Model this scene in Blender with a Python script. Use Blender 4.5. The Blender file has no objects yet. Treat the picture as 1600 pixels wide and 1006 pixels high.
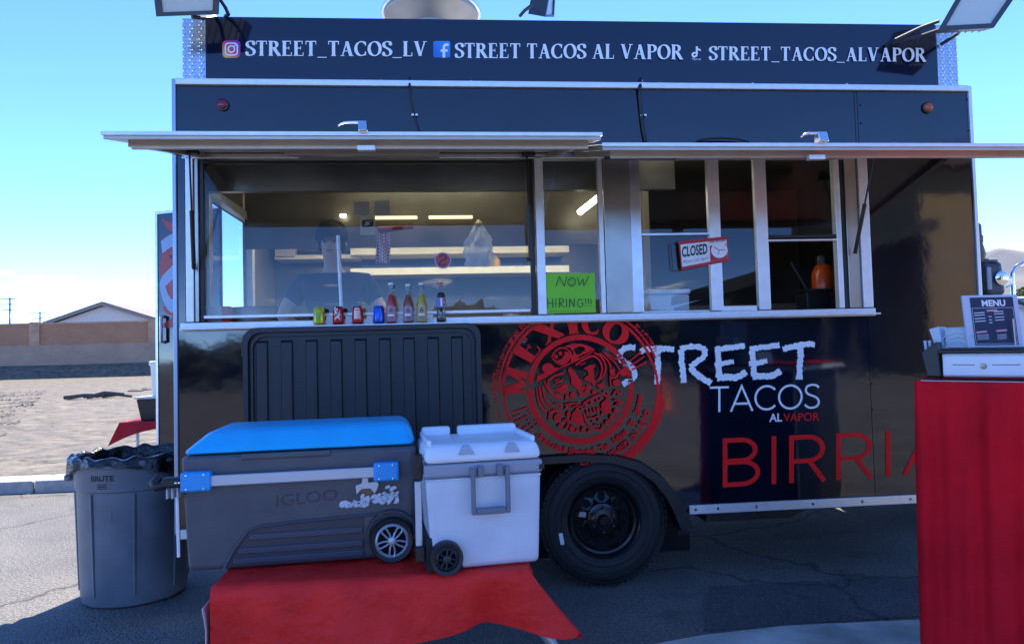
import bpy, bmesh, math, random
from mathutils import Vector, Matrix
R = math.radians
random.seed(7)
scene = bpy.context.scene
col = scene.collection

# ------------------------------------------------------------------ camera
F_PX, YAW, PIT, ROL = 1111.0, R(5.3865), R(2.3238), R(-1.5093)
CAM = Vector((1.5215, -4.2, 1.4137))
FW = Vector((math.sin(YAW)*math.cos(PIT), math.cos(YAW)*math.cos(PIT), math.sin(PIT)))
_r = Vector((math.cos(YAW), -math.sin(YAW), 0)); _u = _r.cross(FW)
RT = _r*math.cos(ROL) + _u*math.sin(ROL)
UP = -_r*math.sin(ROL) + _u*math.cos(ROL)
cam_d = bpy.data.cameras.new('camera'); cam_d.sensor_width = 36; cam_d.lens = 36*F_PX/1600
cam_d.clip_start = 0.05; cam_d.clip_end = 30000
cam = bpy.data.objects.new('camera', cam_d); col.objects.link(cam)
M = Matrix((RT, UP, -FW)).transposed().to_4x4(); M.translation = CAM
cam.matrix_world = M
scene.camera = cam

# ------------------------------------------------------------------ sky, sun, exposure
SUN_EL, SUN_AZ = R(55), R(16)          # azimuth from +Y (behind the truck) towards +X
world = bpy.data.worlds.new('World'); scene.world = world; world.use_nodes = True
nt = world.node_tree; nt.nodes.clear()
wo = nt.nodes.new('ShaderNodeOutputWorld'); bg = nt.nodes.new('ShaderNodeBackground')
sky = nt.nodes.new('ShaderNodeTexSky'); sky.sky_type = 'NISHITA'; sky.sun_disc = False
sky.sun_elevation = SUN_EL; sky.sun_rotation = SUN_AZ
sky.altitude = 2800; sky.air_density = 0.4; sky.dust_density = 0.0; sky.ozone_density = 1.0
bg.inputs['Strength'].default_value = 0.15
# small flat clouds low in the sky, all the way round
tc = nt.nodes.new('ShaderNodeTexCoord'); sx = nt.nodes.new('ShaderNodeSeparateXYZ')
nt.links.new(tc.outputs['Generated'], sx.inputs[0])
mp = nt.nodes.new('ShaderNodeMapping'); mp.inputs['Scale'].default_value = (7, 7, 30); mp.inputs['Location'].default_value = (3.3, 0.0, 0.4)
nt.links.new(tc.outputs['Generated'], mp.inputs[0])
nz = nt.nodes.new('ShaderNodeTexNoise'); nz.inputs['Scale'].default_value = 1.3; nz.inputs['Detail'].default_value = 6; nz.inputs['Roughness'].default_value = .6
nt.links.new(mp.outputs[0], nz.inputs[0])
cr = nt.nodes.new('ShaderNodeValToRGB'); cr.color_ramp.elements[0].position = .60; cr.color_ramp.elements[1].position = .70
nt.links.new(nz.outputs[0], cr.inputs[0])
band = nt.nodes.new('ShaderNodeValToRGB'); e = band.color_ramp.elements
e[0].position = .045; e[0].color = (0, 0, 0, 1); e[1].position = .06; e[1].color = (1, 1, 1, 1)
a = e.new(.095); a.color = (1, 1, 1, 1); a = e.new(.115); a.color = (0, 0, 0, 1)
nt.links.new(sx.outputs[2], band.inputs[0])
mul = nt.nodes.new('ShaderNodeMath'); mul.operation = 'MULTIPLY'
nt.links.new(cr.outputs[0], mul.inputs[0]); nt.links.new(band.outputs[0], mul.inputs[1])
mu2 = nt.nodes.new('ShaderNodeMath'); mu2.operation = 'MULTIPLY'; mu2.inputs[1].default_value = .75
nt.links.new(mul.outputs[0], mu2.inputs[0])
mixc = nt.nodes.new('ShaderNodeMixRGB'); mixc.inputs[2].default_value = (12, 11, 10, 1)
hsv = nt.nodes.new('ShaderNodeHueSaturation'); hsv.inputs['Hue'].default_value = .507; hsv.inputs['Saturation'].default_value = 1.2
nt.links.new(sky.outputs[0], hsv.inputs['Color'])
nt.links.new(mu2.outputs[0], mixc.inputs[0]); nt.links.new(hsv.outputs[0], mixc.inputs[1])
nt.links.new(mixc.outputs[0], bg.inputs[0]); nt.links.new(bg.outputs[0], wo.inputs[0])
sd = bpy.data.lights.new('sun', 'SUN'); sd.energy = 2.0; sd.angle = R(.53); sd.color = (1, .93, .82)
sun = bpy.data.objects.new('sun', sd); col.objects.link(sun)
sdir = Vector((math.sin(SUN_AZ)*math.cos(SUN_EL), math.cos(SUN_AZ)*math.cos(SUN_EL), math.sin(SUN_EL)))
sun.rotation_euler = sdir.to_track_quat('Z', 'Y').to_euler(); sun.location = sdir*50
vs = scene.view_settings; vs.view_transform = 'Standard'; vs.look = 'None'; vs.gamma = 1; vs.use_curve_mapping = False
vs.exposure = 2.6
cy = scene.cycles
cy.use_denoising = True; cy.max_bounces = 10; cy.transparent_max_bounces = 16; cy.glossy_bounces = 5; cy.transmission_bounces = 6
cy.caustics_reflective = False; cy.caustics_refractive = False; cy.sample_clamp_indirect = 8

# ------------------------------------------------------------------ picking real positions off the calibrated view
def H(px, py, Y=0.0):                   # point on the vertical plane y = Y
    d = FW + RT*((px-800)/F_PX) + UP*((503-py)/F_PX)
    return CAM + d*((Y-CAM.y)/d.y)
def G(px, py, Z=0.0):                   # point on the level plane z = Z
    d = FW + RT*((px-800)/F_PX) + UP*((503-py)/F_PX)
    return CAM + d*((Z-CAM.z)/d.z)

# ------------------------------------------------------------------ materials
MATS = {}
def mat(name, color, rough=.5, metal=0., ior=1.5, spec=.5, var=0., vscale=8., bump=0., bscale=40., emit=None, coat=0., detail=4, bdist=.02, alpha=1, trans=0):
    if name in MATS: return MATS[name]
    m = bpy.data.materials.new(name); m.use_nodes = True; t = m.node_tree; b = t.nodes['Principled BSDF']
    b.inputs['Base Color'].default_value = (*color, 1); b.inputs['Roughness'].default_value = rough
    b.inputs['Metallic'].default_value = metal; b.inputs['Specular IOR Level'].default_value = spec; b.inputs['IOR'].default_value = ior
    b.inputs['Coat Weight'].default_value = coat; b.inputs['Coat Roughness'].default_value = .05
    b.inputs['Transmission Weight'].default_value = trans; b.inputs['Alpha'].default_value = alpha
    if emit:
        b.inputs['Emission Color'].default_value = (*emit[0], 1); b.inputs['Emission Strength'].default_value = emit[1]
    if var or bump:
        c = t.nodes.new('ShaderNodeTexCoord')
    if var:
        n = t.nodes.new('ShaderNodeTexNoise'); n.inputs['Scale'].default_value = vscale; n.inputs['Detail'].default_value = detail
        t.links.new(c.outputs['Object'], n.inputs[0])
        r = t.nodes.new('ShaderNodeValToRGB'); r.color_ramp.elements[0].position = .3; r.color_ramp.elements[1].position = .7
        r.color_ramp.elements[0].color = (*[x*(1-var) for x in color], 1); r.color_ramp.elements[1].color = (*[min(1, x*(1+var)) for x in color], 1)
        t.links.new(n.outputs[0], r.inputs[0]); t.links.new(r.outputs[0], b.inputs['Base Color'])
        rr = t.nodes.new('ShaderNodeMapRange'); rr.inputs[3].default_value = max(.02, rough*(1-.35*min(1, var*2))); rr.inputs[4].default_value = min(1, rough*(1+.35*min(1, var*2)))
        t.links.new(n.outputs[0], rr.inputs[0]); t.links.new(rr.outputs[0], b.inputs['Roughness'])
    if bump:
        n2 = t.nodes.new('ShaderNodeTexNoise'); n2.inputs['Scale'].default_value = bscale; n2.inputs['Detail'].default_value = 5
        t.links.new(c.outputs['Object'], n2.inputs[0])
        bp = t.nodes.new('ShaderNodeBump'); bp.inputs['Strength'].default_value = bump; bp.inputs['Distance'].default_value = bdist
        t.links.new(n2.outputs[0], bp.inputs['Height']); t.links.new(bp.outputs[0], b.inputs['Normal'])
    MATS[name] = m
    return m

def glass_mat(name, refl, tint=(1, 1, 1), rough=.0):
    m = bpy.data.materials.new(name); m.use_nodes = True; t = m.node_tree; t.nodes.clear()
    o = t.nodes.new('ShaderNodeOutputMaterial'); mx = t.nodes.new('ShaderNodeMixShader')
    tr = t.nodes.new('ShaderNodeBsdfTransparent'); tr.inputs[0].default_value = (*tint, 1)
    gl = t.nodes.new('ShaderNodeBsdfGlossy'); gl.inputs['Roughness'].default_value = rough; gl.inputs[0].default_value = (.95, .97, 1, 1)
    lw = t.nodes.new('ShaderNodeLayerWeight'); pw = t.nodes.new('ShaderNodeMath'); pw.operation = 'POWER'; pw.inputs[1].default_value = 4
    t.links.new(lw.outputs['Facing'], pw.inputs[0])
    ma = t.nodes.new('ShaderNodeMath'); ma.operation = 'MULTIPLY_ADD'; ma.inputs[1].default_value = .6; ma.inputs[2].default_value = refl
    t.links.new(pw.outputs[0], ma.inputs[0])
    t.links.new(ma.outputs[0], mx.inputs[0]); t.links.new(tr.outputs[0], mx.inputs[1]); t.links.new(gl.outputs[0], mx.inputs[2])
    t.links.new(mx.outputs[0], o.inputs[0]); MATS[name] = m
    return m

def nodes_of(name):
    m = bpy.data.materials.new(name); m.use_nodes = True; MATS[name] = m
    return m, m.node_tree, m.node_tree.nodes['Principled BSDF']

# asphalt: speckled aggregate, patches, thin cracks
def asphalt(name, base, dark):
    m, t, b = nodes_of(name); L = t.links
    c = t.nodes.new('ShaderNodeTexCoord')
    n1 = t.nodes.new('ShaderNodeTexNoise'); n1.inputs['Scale'].default_value = 190; n1.inputs['Detail'].default_value = 3
    n2 = t.nodes.new('ShaderNodeTexNoise'); n2.inputs['Scale'].default_value = 1.1; n2.inputs['Detail'].default_value = 6
    v = t.nodes.new('ShaderNodeTexVoronoi'); v.inputs['Scale'].default_value = 75
    cn = t.nodes.new('ShaderNodeTexNoise'); cn.inputs['Scale'].default_value = 2.2; cn.inputs['Detail'].default_value = 5
    vc = t.nodes.new('ShaderNodeTexVoronoi'); vc.feature = 'DISTANCE_TO_EDGE'; vc.inputs['Scale'].default_value = .42
    for n in (n1, n2, v, cn): L.new(c.outputs['Object'], n.inputs['Vector'])
    ad = t.nodes.new('ShaderNodeMixRGB'); ad.blend_type = 'ADD'; ad.inputs[0].default_value = .55
    L.new(c.outputs['Object'], ad.inputs[1]); L.new(cn.outputs['Color'], ad.inputs[2]); L.new(ad.outputs[0], vc.inputs['Vector'])
    r1 = t.nodes.new('ShaderNodeValToRGB'); r1.color_ramp.elements[0].position = .36; r1.color_ramp.elements[1].position = .68
    r1.color_ramp.elements[0].color = (*dark, 1); r1.color_ramp.elements[1].color = (*[min(1, x*1.55) for x in base], 1)
    L.new(n1.outputs[0], r1.inputs[0])
    r2 = t.nodes.new('ShaderNodeValToRGB'); r2.color_ramp.elements[0].position = .3; r2.color_ramp.elements[1].position = .75
    r2.color_ramp.elements[0].color = (.62, .62, .64, 1); r2.color_ramp.elements[1].color = (1.15, 1.12, 1.08, 1)
    L.new(n2.outputs[0], r2.inputs[0])
    m1 = t.nodes.new('ShaderNodeMixRGB'); m1.blend_type = 'MULTIPLY'; m1.inputs[0].default_value = 1
    L.new(r1.outputs[0], m1.inputs[1]); L.new(r2.outputs[0], m1.inputs[2])
    rc = t.nodes.new('ShaderNodeValToRGB'); rc.color_ramp.elements[0].position = .0; rc.color_ramp.elements[1].position = .011
    rc.color_ramp.elements[0].color = (.35, .35, .36, 1); rc.color_ramp.elements[1].color = (1, 1, 1, 1)
    L.new(vc.outputs['Distance'], rc.inputs[0])
    m2 = t.nodes.new('ShaderNodeMixRGB'); m2.blend_type = 'MULTIPLY'; m2.inputs[0].default_value = 1
    L.new(m1.outputs[0], m2.inputs[1]); L.new(rc.outputs[0], m2.inputs[2]); L.new(m2.outputs[0], b.inputs['Base Color'])
    n3 = t.nodes.new('ShaderNodeTexNoise'); n3.inputs['Scale'].default_value = 55; n3.inputs['Detail'].default_value = 2; L.new(c.outputs['Object'], n3.inputs['Vector'])
    r3 = t.nodes.new('ShaderNodeValToRGB'); r3.color_ramp.elements[0].position = .33; r3.color_ramp.elements[1].position = .66
    r3.color_ramp.elements[0].color = (.62, .62, .63, 1); r3.color_ramp.elements[1].color = (1.35, 1.33, 1.3, 1); L.new(n3.outputs[0], r3.inputs[0])
    n4 = t.nodes.new('ShaderNodeTexNoise'); n4.inputs['Scale'].default_value = 2.7; n4.inputs['Detail'].default_value = 4; n4.inputs['Distortion'].default_value = .6; L.new(c.outputs['Object'], n4.inputs['Vector'])
    r4 = t.nodes.new('ShaderNodeValToRGB'); r4.color_ramp.elements[0].position = .27; r4.color_ramp.elements[1].position = .40
    r4.color_ramp.elements[0].color = (.5, .5, .5, 1); r4.color_ramp.elements[1].color = (1, 1, 1, 1); L.new(n4.outputs[0], r4.inputs[0])
    m3 = t.nodes.new('ShaderNodeMixRGB'); m3.blend_type = 'MULTIPLY'; m3.inputs[0].default_value = 1; L.new(m2.outputs[0], m3.inputs[1]); L.new(r3.outputs[0], m3.inputs[2])
    m4 = t.nodes.new('ShaderNodeMixRGB'); m4.blend_type = 'MULTIPLY'; m4.inputs[0].default_value = .8; L.new(m3.outputs[0], m4.inputs[1]); L.new(r4.outputs[0], m4.inputs[2]); L.new(m4.outputs[0], b.inputs['Base Color'])
    bp = t.nodes.new('ShaderNodeBump'); bp.inputs['Strength'].default_value = .7; bp.inputs['Distance'].default_value = .012
    L.new(v.outputs['Distance'], bp.inputs['Height']); L.new(bp.outputs[0], b.inputs['Normal'])
    b.inputs['Roughness'].default_value = .85
    return m

def blockwall(name, c1, c2, mortar, w, h):
    m, t, b = nodes_of(name); L = t.links
    c = t.nodes.new('ShaderNodeTexCoord'); mpn = t.nodes.new('ShaderNodeMapping'); mpn.inputs['Rotation'].default_value = (R(90), 0, 0)
    L.new(c.outputs['Object'], mpn.inputs[0])
    br = t.nodes.new('ShaderNodeTexBrick'); br.inputs['Scale'].default_value = 1; br.inputs['Brick Width'].default_value = w; br.inputs['Row Height'].default_value = h
    br.inputs['Mortar Size'].default_value = .012; br.inputs['Color1'].default_value = (*c1, 1); br.inputs['Color2'].default_value = (*c2, 1); br.inputs['Mortar'].default_value = (*mortar, 1)
    L.new(mpn.outputs[0], br.inputs[0])
    n = t.nodes.new('ShaderNodeTexNoise'); n.inputs['Scale'].default_value = .6; n.inputs['Detail'].default_value = 6; L.new(c.outputs['Object'], n.inputs[0])
    r = t.nodes.new('ShaderNodeValToRGB'); r.color_ramp.elements[0].color = (.75, .75, .75, 1); r.color_ramp.elements[1].color = (1.15, 1.15, 1.15, 1); L.new(n.outputs[0], r.inputs[0])
    mx = t.nodes.new('ShaderNodeMixRGB'); mx.blend_type = 'MULTIPLY'; mx.inputs[0].default_value = 1
    L.new(br.outputs[0], mx.inputs[1]); L.new(r.outputs[0], mx.inputs[2]); L.new(mx.outputs[0], b.inputs['Base Color'])
    b.inputs['Roughness'].default_value = .9
    return m

def gradient_icon(name, stops, axis=(1, 0, 1)):
    m, t, b = nodes_of(name); L = t.links
    c = t.nodes.new('ShaderNodeTexCoord'); d = t.nodes.new('ShaderNodeVectorMath'); d.operation = 'DOT_PRODUCT'; d.inputs[1].default_value = axis
    L.new(c.outputs['Generated'], d.inputs[0])
    r = t.nodes.new('ShaderNodeValToRGB'); e = r.color_ramp.elements
    e[0].position, e[0].color = stops[0][0], (*stops[0][1], 1); e[1].position, e[1].color = stops[-1][0], (*stops[-1][1], 1)
    for p, cc in stops[1:-1]:
        x = e.new(p); x.color = (*cc, 1)
    dv = t.nodes.new('ShaderNodeMath'); dv.operation = 'MULTIPLY'; dv.inputs[1].default_value = .5
    L.new(d.outputs['Value'], dv.inputs[0]); L.new(dv.outputs[0], r.inputs[0]); L.new(r.outputs[0], b.inputs['Base Color'])
    b.inputs['Roughness'].default_value = .3
    return m

PAINT = mat('truck_paint', (.002, .006, .015), .055, ior=1.7, var=.5, vscale=2.2, bump=.07, bscale=1.6, bdist=.03)
SIGNP = mat('sign_paint', (.003, .008, .028), .08, ior=1.66, bump=.05, bscale=.8, bdist=.03)
VINYL_W = mat('white_vinyl', (.86, .88, .92), .3, var=.05)
VINYL_R = mat('red_vinyl', (.95, .022, .024), .3, spec=.08, var=.06, vscale=5)
ALU = mat('aluminium', (.62, .63, .65), .3, metal=.85, var=.08, vscale=14, bump=.03, bscale=90)
ALUW = mat('bright_aluminium', (.78, .79, .8), .38, metal=.55, var=.06, vscale=20)
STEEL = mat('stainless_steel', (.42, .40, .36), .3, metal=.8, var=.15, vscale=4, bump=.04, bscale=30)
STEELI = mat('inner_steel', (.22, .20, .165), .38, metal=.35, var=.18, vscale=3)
CHROME = mat('chrome', (.8, .81, .83), .1, metal=1)
RUBBER = mat('tyre_rubber', (.012, .012, .013), .62, var=.25, vscale=30, bump=.1, bscale=150)
BLACKP = mat('black_plastic', (.012, .013, .016), .38, var=.2, vscale=12, bump=.05, bscale=200)
RIMP = mat('black_rim_paint', (.009, .009, .010), .24, ior=1.6)
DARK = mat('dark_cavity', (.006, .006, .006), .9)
GLASS = glass_mat('window_glass', .021, (.90, .94, .96))
CLEAR = glass_mat('bottle_glass', .05, (.93, .97, .96))
REDCLOTH = mat('red_table_cloth', (.92, .026, .022), .42, spec=.2, var=.16, vscale=7, bump=.45, bscale=13, bdist=.035)
REDCLOTH2 = mat('dark_red_cloth', (.70, .010, .020), .8, spec=.1, var=.2, vscale=3, bump=.8, bscale=6, bdist=.05)
WHITEP = mat('white_plastic', (.82, .84, .86), .4, var=.05)
SKIN = mat('skin', (.62, .38, .27), .5, var=.1)

# ------------------------------------------------------------------ mesh builder
class MB:
    def __init__(s): s.v = []; s.f = []
    def add(s, vs_, fs):
        o = len(s.v); s.v += [Vector(x) for x in vs_]; s.f += [tuple(i+o for i in f) for f in fs]; return s
    def box(s, x0, x1, y0, y1, z0, z1, mtx=None):
        p = [(x0, y0, z0), (x1, y0, z0), (x1, y1, z0), (x0, y1, z0), (x0, y0, z1), (x1, y0, z1), (x1, y1, z1), (x0, y1, z1)]
        if mtx is not None: p = [mtx @ Vector(q) for q in p]
        return s.add(p, [(0, 3, 2, 1), (4, 5, 6, 7), (0, 1, 5, 4), (1, 2, 6, 5), (2, 3, 7, 6), (3, 0, 4, 7)])
    def taper(s, b, t, z0, z1):          # b, t = (x0,x1,y0,y1)
        p = [(b[0], b[2], z0), (b[1], b[2], z0), (b[1], b[3], z0), (b[0], b[3], z0), (t[0], t[2], z1), (t[1], t[2], z1), (t[1], t[3], z1), (t[0], t[3], z1)]
        return s.add(p, [(0, 3, 2, 1), (4, 5, 6, 7), (0, 1, 5, 4), (1, 2, 6, 5), (2, 3, 7, 6), (3, 0, 4, 7)])
    def hexa(s, p): return s.add(p, [(0, 3, 2, 1), (4, 5, 6, 7), (0, 1, 5, 4), (1, 2, 6, 5), (2, 3, 7, 6), (3, 0, 4, 7)])
    def prism(s, poly, vec):             # planar polygon (3D points) pushed along vec
        n = len(poly); a_ = [Vector(p) for p in poly]; b_ = [p+Vector(vec) for p in a_]
        return s.add(a_+b_, [tuple(range(n)), tuple(range(2*n-1, n-1, -1))]+[(i, i+n, (i+1) % n+n, (i+1) % n) for i in range(n)])
    def tube(s, pts, r, n=8, r2=None, closed=False):
        pts = [Vector(p) for p in pts]; k = len(pts); ring = []; prev = None
        for i, p in enumerate(pts):
            if closed: d = (pts[(i+1) % k]-pts[i-1]).normalized()
            else: d = (pts[min(i+1, k-1)]-pts[max(i-1, 0)]).normalized()
            if prev is None:
                up = Vector((0, 0, 1)) if abs(d.z) < .9 else Vector((1, 0, 0))
                a_ = d.cross(up).normalized()
            else: a_ = (prev-d*prev.dot(d)).normalized()
            prev = a_; b_ = d.cross(a_)
            rr = r if r2 is None else r+(r2-r)*i/(k-1)
            ring.append([p+a_*math.cos(2*math.pi*j/n)*rr+b_*math.sin(2*math.pi*j/n)*rr for j in range(n)])
        vs_ = [q for rg in ring for q in rg]; fs = []
        for i in range(k if closed else k-1):
            i2 = (i+1) % k
            for j in range(n): fs.append((i*n+j, i2*n+j, i2*n+(j+1) % n, i*n+(j+1) % n))
        if not closed: fs += [tuple(range(n)), tuple(range(k*n-1, (k-1)*n-1, -1))]
        return s.add(vs_, fs)
    def lathe(s, prof, c=(0, 0, 0), n=32, axis='Z', cap=True):
        c = Vector(c); vs_ = []
        for (r, z) in prof:
            for j in range(n):
                t = 2*math.pi*j/n; x, y = r*math.cos(t), r*math.sin(t)
                vs_.append(c+(Vector((x, y, z)) if axis == 'Z' else Vector((x, z, -y)) if axis == 'Y' else Vector((z, x, y))))
        fs = []
        for i in range(len(prof)-1):
            for j in range(n): fs.append((i*n+j, i*n+(j+1) % n, (i+1)*n+(j+1) % n, (i+1)*n+j))
        if cap: fs += [tuple(range(n-1, -1, -1)), tuple(range((len(prof)-1)*n, len(prof)*n))]
        return s.add(vs_, fs)
    def grid(s, fn, nu, nv):
        vs_ = [fn(i/nu, j/nv) for j in range(nv+1) for i in range(nu+1)]
        return s.add(vs_, [(j*(nu+1)+i, j*(nu+1)+i+1, (j+1)*(nu+1)+i+1, (j+1)*(nu+1)+i) for j in range(nv) for i in range(nu)])
    def build(s, name, m, parent=None, origin=None, smooth=None, bevel=0, seg=2, label=None, cat=None, group=None, kind=None, solid=0):
        me = bpy.data.meshes.new(name)
        org = Vector(parent['_o']) if parent is not None else Vector(origin or (0, 0, 0))
        me.from_pydata([v-org for v in s.v], [], s.f); me.update()
        bm = bmesh.new(); bm.from_mesh(me)
        if solid: bmesh.ops.solidify(bm, geom=bm.faces[:], thickness=solid)
        bmesh.ops.recalc_face_normals(bm, faces=bm.faces[:])
        if bevel:
            ed = [e_ for e_ in bm.edges if len(e_.link_faces) == 2 and e_.calc_face_angle(0) > .35]
            bmesh.ops.bevel(bm, geom=ed, offset=bevel, segments=seg, affect='EDGES', profile=.5, clamp_overlap=True)
        bm.to_mesh(me); bm.free()
        if smooth:
            me.shade_smooth(); me.set_sharp_from_angle(angle=R(smooth))
        me.materials.append(m if not isinstance(m, str) else MATS[m])
        o = bpy.data.objects.new(name, me); col.objects.link(o)
        if parent is not None: o.parent = parent
        else: o.location = org
        o['_o'] = tuple(org)
        return tag(o, label, cat, group, kind)

def tag(o, label=None, cat=None, group=None, kind=None):
    if label: o['label'] = label
    if cat: o['category'] = cat
    if group: o['group'] = group
    if kind: o['kind'] = kind
    return o
def thing(name, loc, label, cat, group=None, rot=(0, 0, 0), local=False):
    o = bpy.data.objects.new(name, None); o.empty_display_size = .1; col.objects.link(o)
    o.location = loc; o.rotation_euler = rot; o['_o'] = (0, 0, 0) if local else tuple(loc)
    return tag(o, label, cat, group)
def copy_tree(o, parent=None, name=None):
    c = o.copy(); col.objects.link(c)
    if parent is not None: c.parent = parent
    for ch in list(o.children): copy_tree(ch, c)
    return c

# ------------------------------------------------------------------ flat lettering
def lerp2(p, q, t): return (p[0]+(q[0]-p[0])*t, p[1]+(q[1]-p[1])*t)
def resample(pts, step):
    out = [pts[0]]
    for a_, b_ in zip(pts, pts[1:]):
        L = math.dist(a_, b_); n = max(1, int(L/step))
        out += [lerp2(a_, b_, (i+1)/n) for i in range(n)]
    return out
def arcp(cx, cy, rx, ry, a0, a1, n=18):
    return [(cx+rx*math.cos(R(a0+(a1-a0)*i/n)), cy+ry*math.sin(R(a0+(a1-a0)*i/n))) for i in range(n+1)]
def bez(*p, n=8):
    out = []
    for i in range(n+1):
        t = i/n; q = list(p)
        while len(q) > 1: q = [lerp2(q[k], q[k+1], t) for k in range(len(q)-1)]
        out.append(q[0])
    return out
def spl(pts, n=5):                        # smooth curve through points
    if len(pts) < 3: return pts
    P = [pts[0]]+list(pts)+[pts[-1]]; out = []
    for i in range(1, len(P)-2):
        for k in range(n):
            t = k/n; a_, b_, c_, d_ = P[i-1:i+3]
            out.append(tuple(.5*((2*b_[j])+(-a_[j]+c_[j])*t+(2*a_[j]-5*b_[j]+4*c_[j]-d_[j])*t*t+(-a_[j]+3*b_[j]-3*c_[j]+d_[j])*t**3) for j in (0, 1)))
    out.append(tuple(pts[-1])); return out
class Decal:
    """flat print: every stroke sits a hair prouder than the one before"""
    def __init__(s, surf): s.mb = MB(); s.surf = surf; s.k = 0
    def lay(s, p): return s.surf(p[0], p[1], s.k)
    def stroke(s, pts, w, closed=False, rough=0, map=None):
        n = len(pts); vs_ = []
        if n < 2: return
        for i, p in enumerate(pts):
            a_ = pts[(i-1) % n] if (closed or i > 0) else p; b_ = pts[(i+1) % n] if (closed or i < n-1) else p
            d1 = (p[0]-a_[0], p[1]-a_[1]); d2 = (b_[0]-p[0], b_[1]-p[1])
            l1 = math.hypot(*d1); l2 = math.hypot(*d2)
            if l1 < 1e-9: d1, l1 = d2, l2
            if l2 < 1e-9: d2, l2 = d1, l1
            if l1 < 1e-9: d1 = d2 = (1, 0); l1 = l2 = 1
            t = (d1[0]/l1+d2[0]/l2, d1[1]/l1+d2[1]/l2); lt = math.hypot(*t) or 1; t = (t[0]/lt, t[1]/lt); nn = (-t[1], t[0])
            cs = max(.45, nn[0]*-d1[1]/l1+nn[1]*d1[0]/l1)
            wi = w(i/(n-1), math.atan2(t[1], t[0])) if callable(w) else w
            ra = (random.uniform(-rough, rough), random.uniform(-rough, rough))
            for sg, rj in ((1, ra[0]), (-1, ra[1])):
                hw = (wi/2+rj)/cs*sg; q = (p[0]+nn[0]*hw, p[1]+nn[1]*hw)
                vs_.append(s.lay(map(*q) if map else q))
        fs = [(2*i, 2*i+1, 2*i+3, 2*i+2) for i in range(n-1)]
        if closed: fs.append((2*n-2, 2*n-1, 1, 0))
        s.mb.add(vs_, fs); s.k += 1
    def poly(s, pts, map=None):
        s.mb.add([s.lay(map(*q) if map else q) for q in pts], [tuple(range(len(pts)))]); s.k += 1
    def blob(s, x, y, rx, ry=None, n=12, rot=0):
        ry = ry or rx
        s.poly([(x+rx*math.cos(t)*math.cos(rot)-ry*math.sin(t)*math.sin(rot), y+rx*math.cos(t)*math.sin(rot)+ry*math.sin(t)*math.cos(rot)) for t in [2*math.pi*i/n for i in range(n)]])
    def tris(s, vs2, fs, map): s.mb.add([s.lay(map(*q)) for q in vs2], fs); s.k += 1
    def build(s, name, m, parent=None, **k): return s.mb.build(name, m, parent, **k)
def on_plane(Y): return lambda x, y, k: H(x, y, Y-.0015-.00012*k)
def on_local(fn, nrm, lift=.0015): return lambda x, y, k: Vector(fn(x, y))+Vector(nrm)*(lift+.00012*k)

# plain sans: strokes on a unit-high grid
SANS = {
 'T': (.78, [[(0, .96), (.78, .96)], [(.39, 1), (.39, 0)]]),
 'A': (.92, [[(.02, 0), (.46, .99), (.90, 0)], [(.17, .30), (.75, .30)]]),
 'C': (.90, [arcp(.5, .5, .46, .46, 42, 318, 24)]),
 'O': (1.0, ['c', arcp(.5, .5, .46, .46, 0, 352, 30)]),
 'S': (.64, [spl([(.60, .84), (.50, .93), (.33, .96), (.13, .90), (.07, .74), (.16, .60), (.34, .52), (.53, .42), (.60, .26), (.52, .10), (.32, .04), (.14, .08), (.03, .18)])]),
 'B': (.72, [[(.05, 0), (.05, 1)], [(.05, .95)]+arcp(.38, .74, .27, .21, 90, -90, 12)+[(.05, .53)], [(.05, .50)]+arcp(.40, .275, .30, .225, 90, -90, 12)+[(.05, .05)]]),
 'I': (.22, [[(.11, 0), (.11, 1)]]),
 'R': (.74, [[(.05, 0), (.05, 1)], [(.05, .95)]+arcp(.38, .70, .29, .25, 90, -90, 12)+[(.05, .45)], [(.40, .45), (.70, 0)]]),
 'L': (.56, [[(.05, 1), (.05, 0)], [(.05, .05), (.56, .05)]]),
 'V': (.86, [[(.0, 1), (.43, .02), (.86, 1)]]),
 'P': (.68, [[(.05, 0), (.05, 1)], [(.05, .95)]+arcp(.36, .70, .28, .25, 90, -90, 12)+[(.05, .45)]]),
 'E': (.6, [[(.05, 0), (.05, 1)], [(.05, .95), (.58, .95)], [(.05, .5), (.5, .5)], [(.05, .05), (.58, .05)]]),
 'M': (.95, [[(.05, 0), (.07, 1), (.47, .3), (.88, 1), (.9, 0)]]), 'N': (.78, [[(.05, 0), (.05, 1), (.73, 0), (.73, 1)]]),
 'U': (.76, [[(.05, 1)]+arcp(.38, .36, .33, .32, 180, 360, 12)+[(.71, 1)]]), 'D': (.8, [[(.05, 0), (.05, 1)], [(.05, .95)]+arcp(.34, .5, .4, .45, 90, -90, 14)+[(.05, .05)]]),
 'H': (.76, [[(.05, 0), (.05, 1)], [(.71, 0), (.71, 1)], [(.05, .5), (.71, .5)]]),
 'W': (1.1, [[(0, 1), (.28, .02), (.55, .9), (.82, .02), (1.1, 1)]]), 'G': (.9, [arcp(.5, .5, .46, .46, 42, 340, 24), [(.55, .44), (.93, .44)]]),
 '!': (.2, [[(.1, 1), (.1, .3)], [(.1, .1), (.1, 0)]]), ' ': (.34, []), '_': (.62, [[(0, -.12), (.62, -.12)]]),
}
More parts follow.
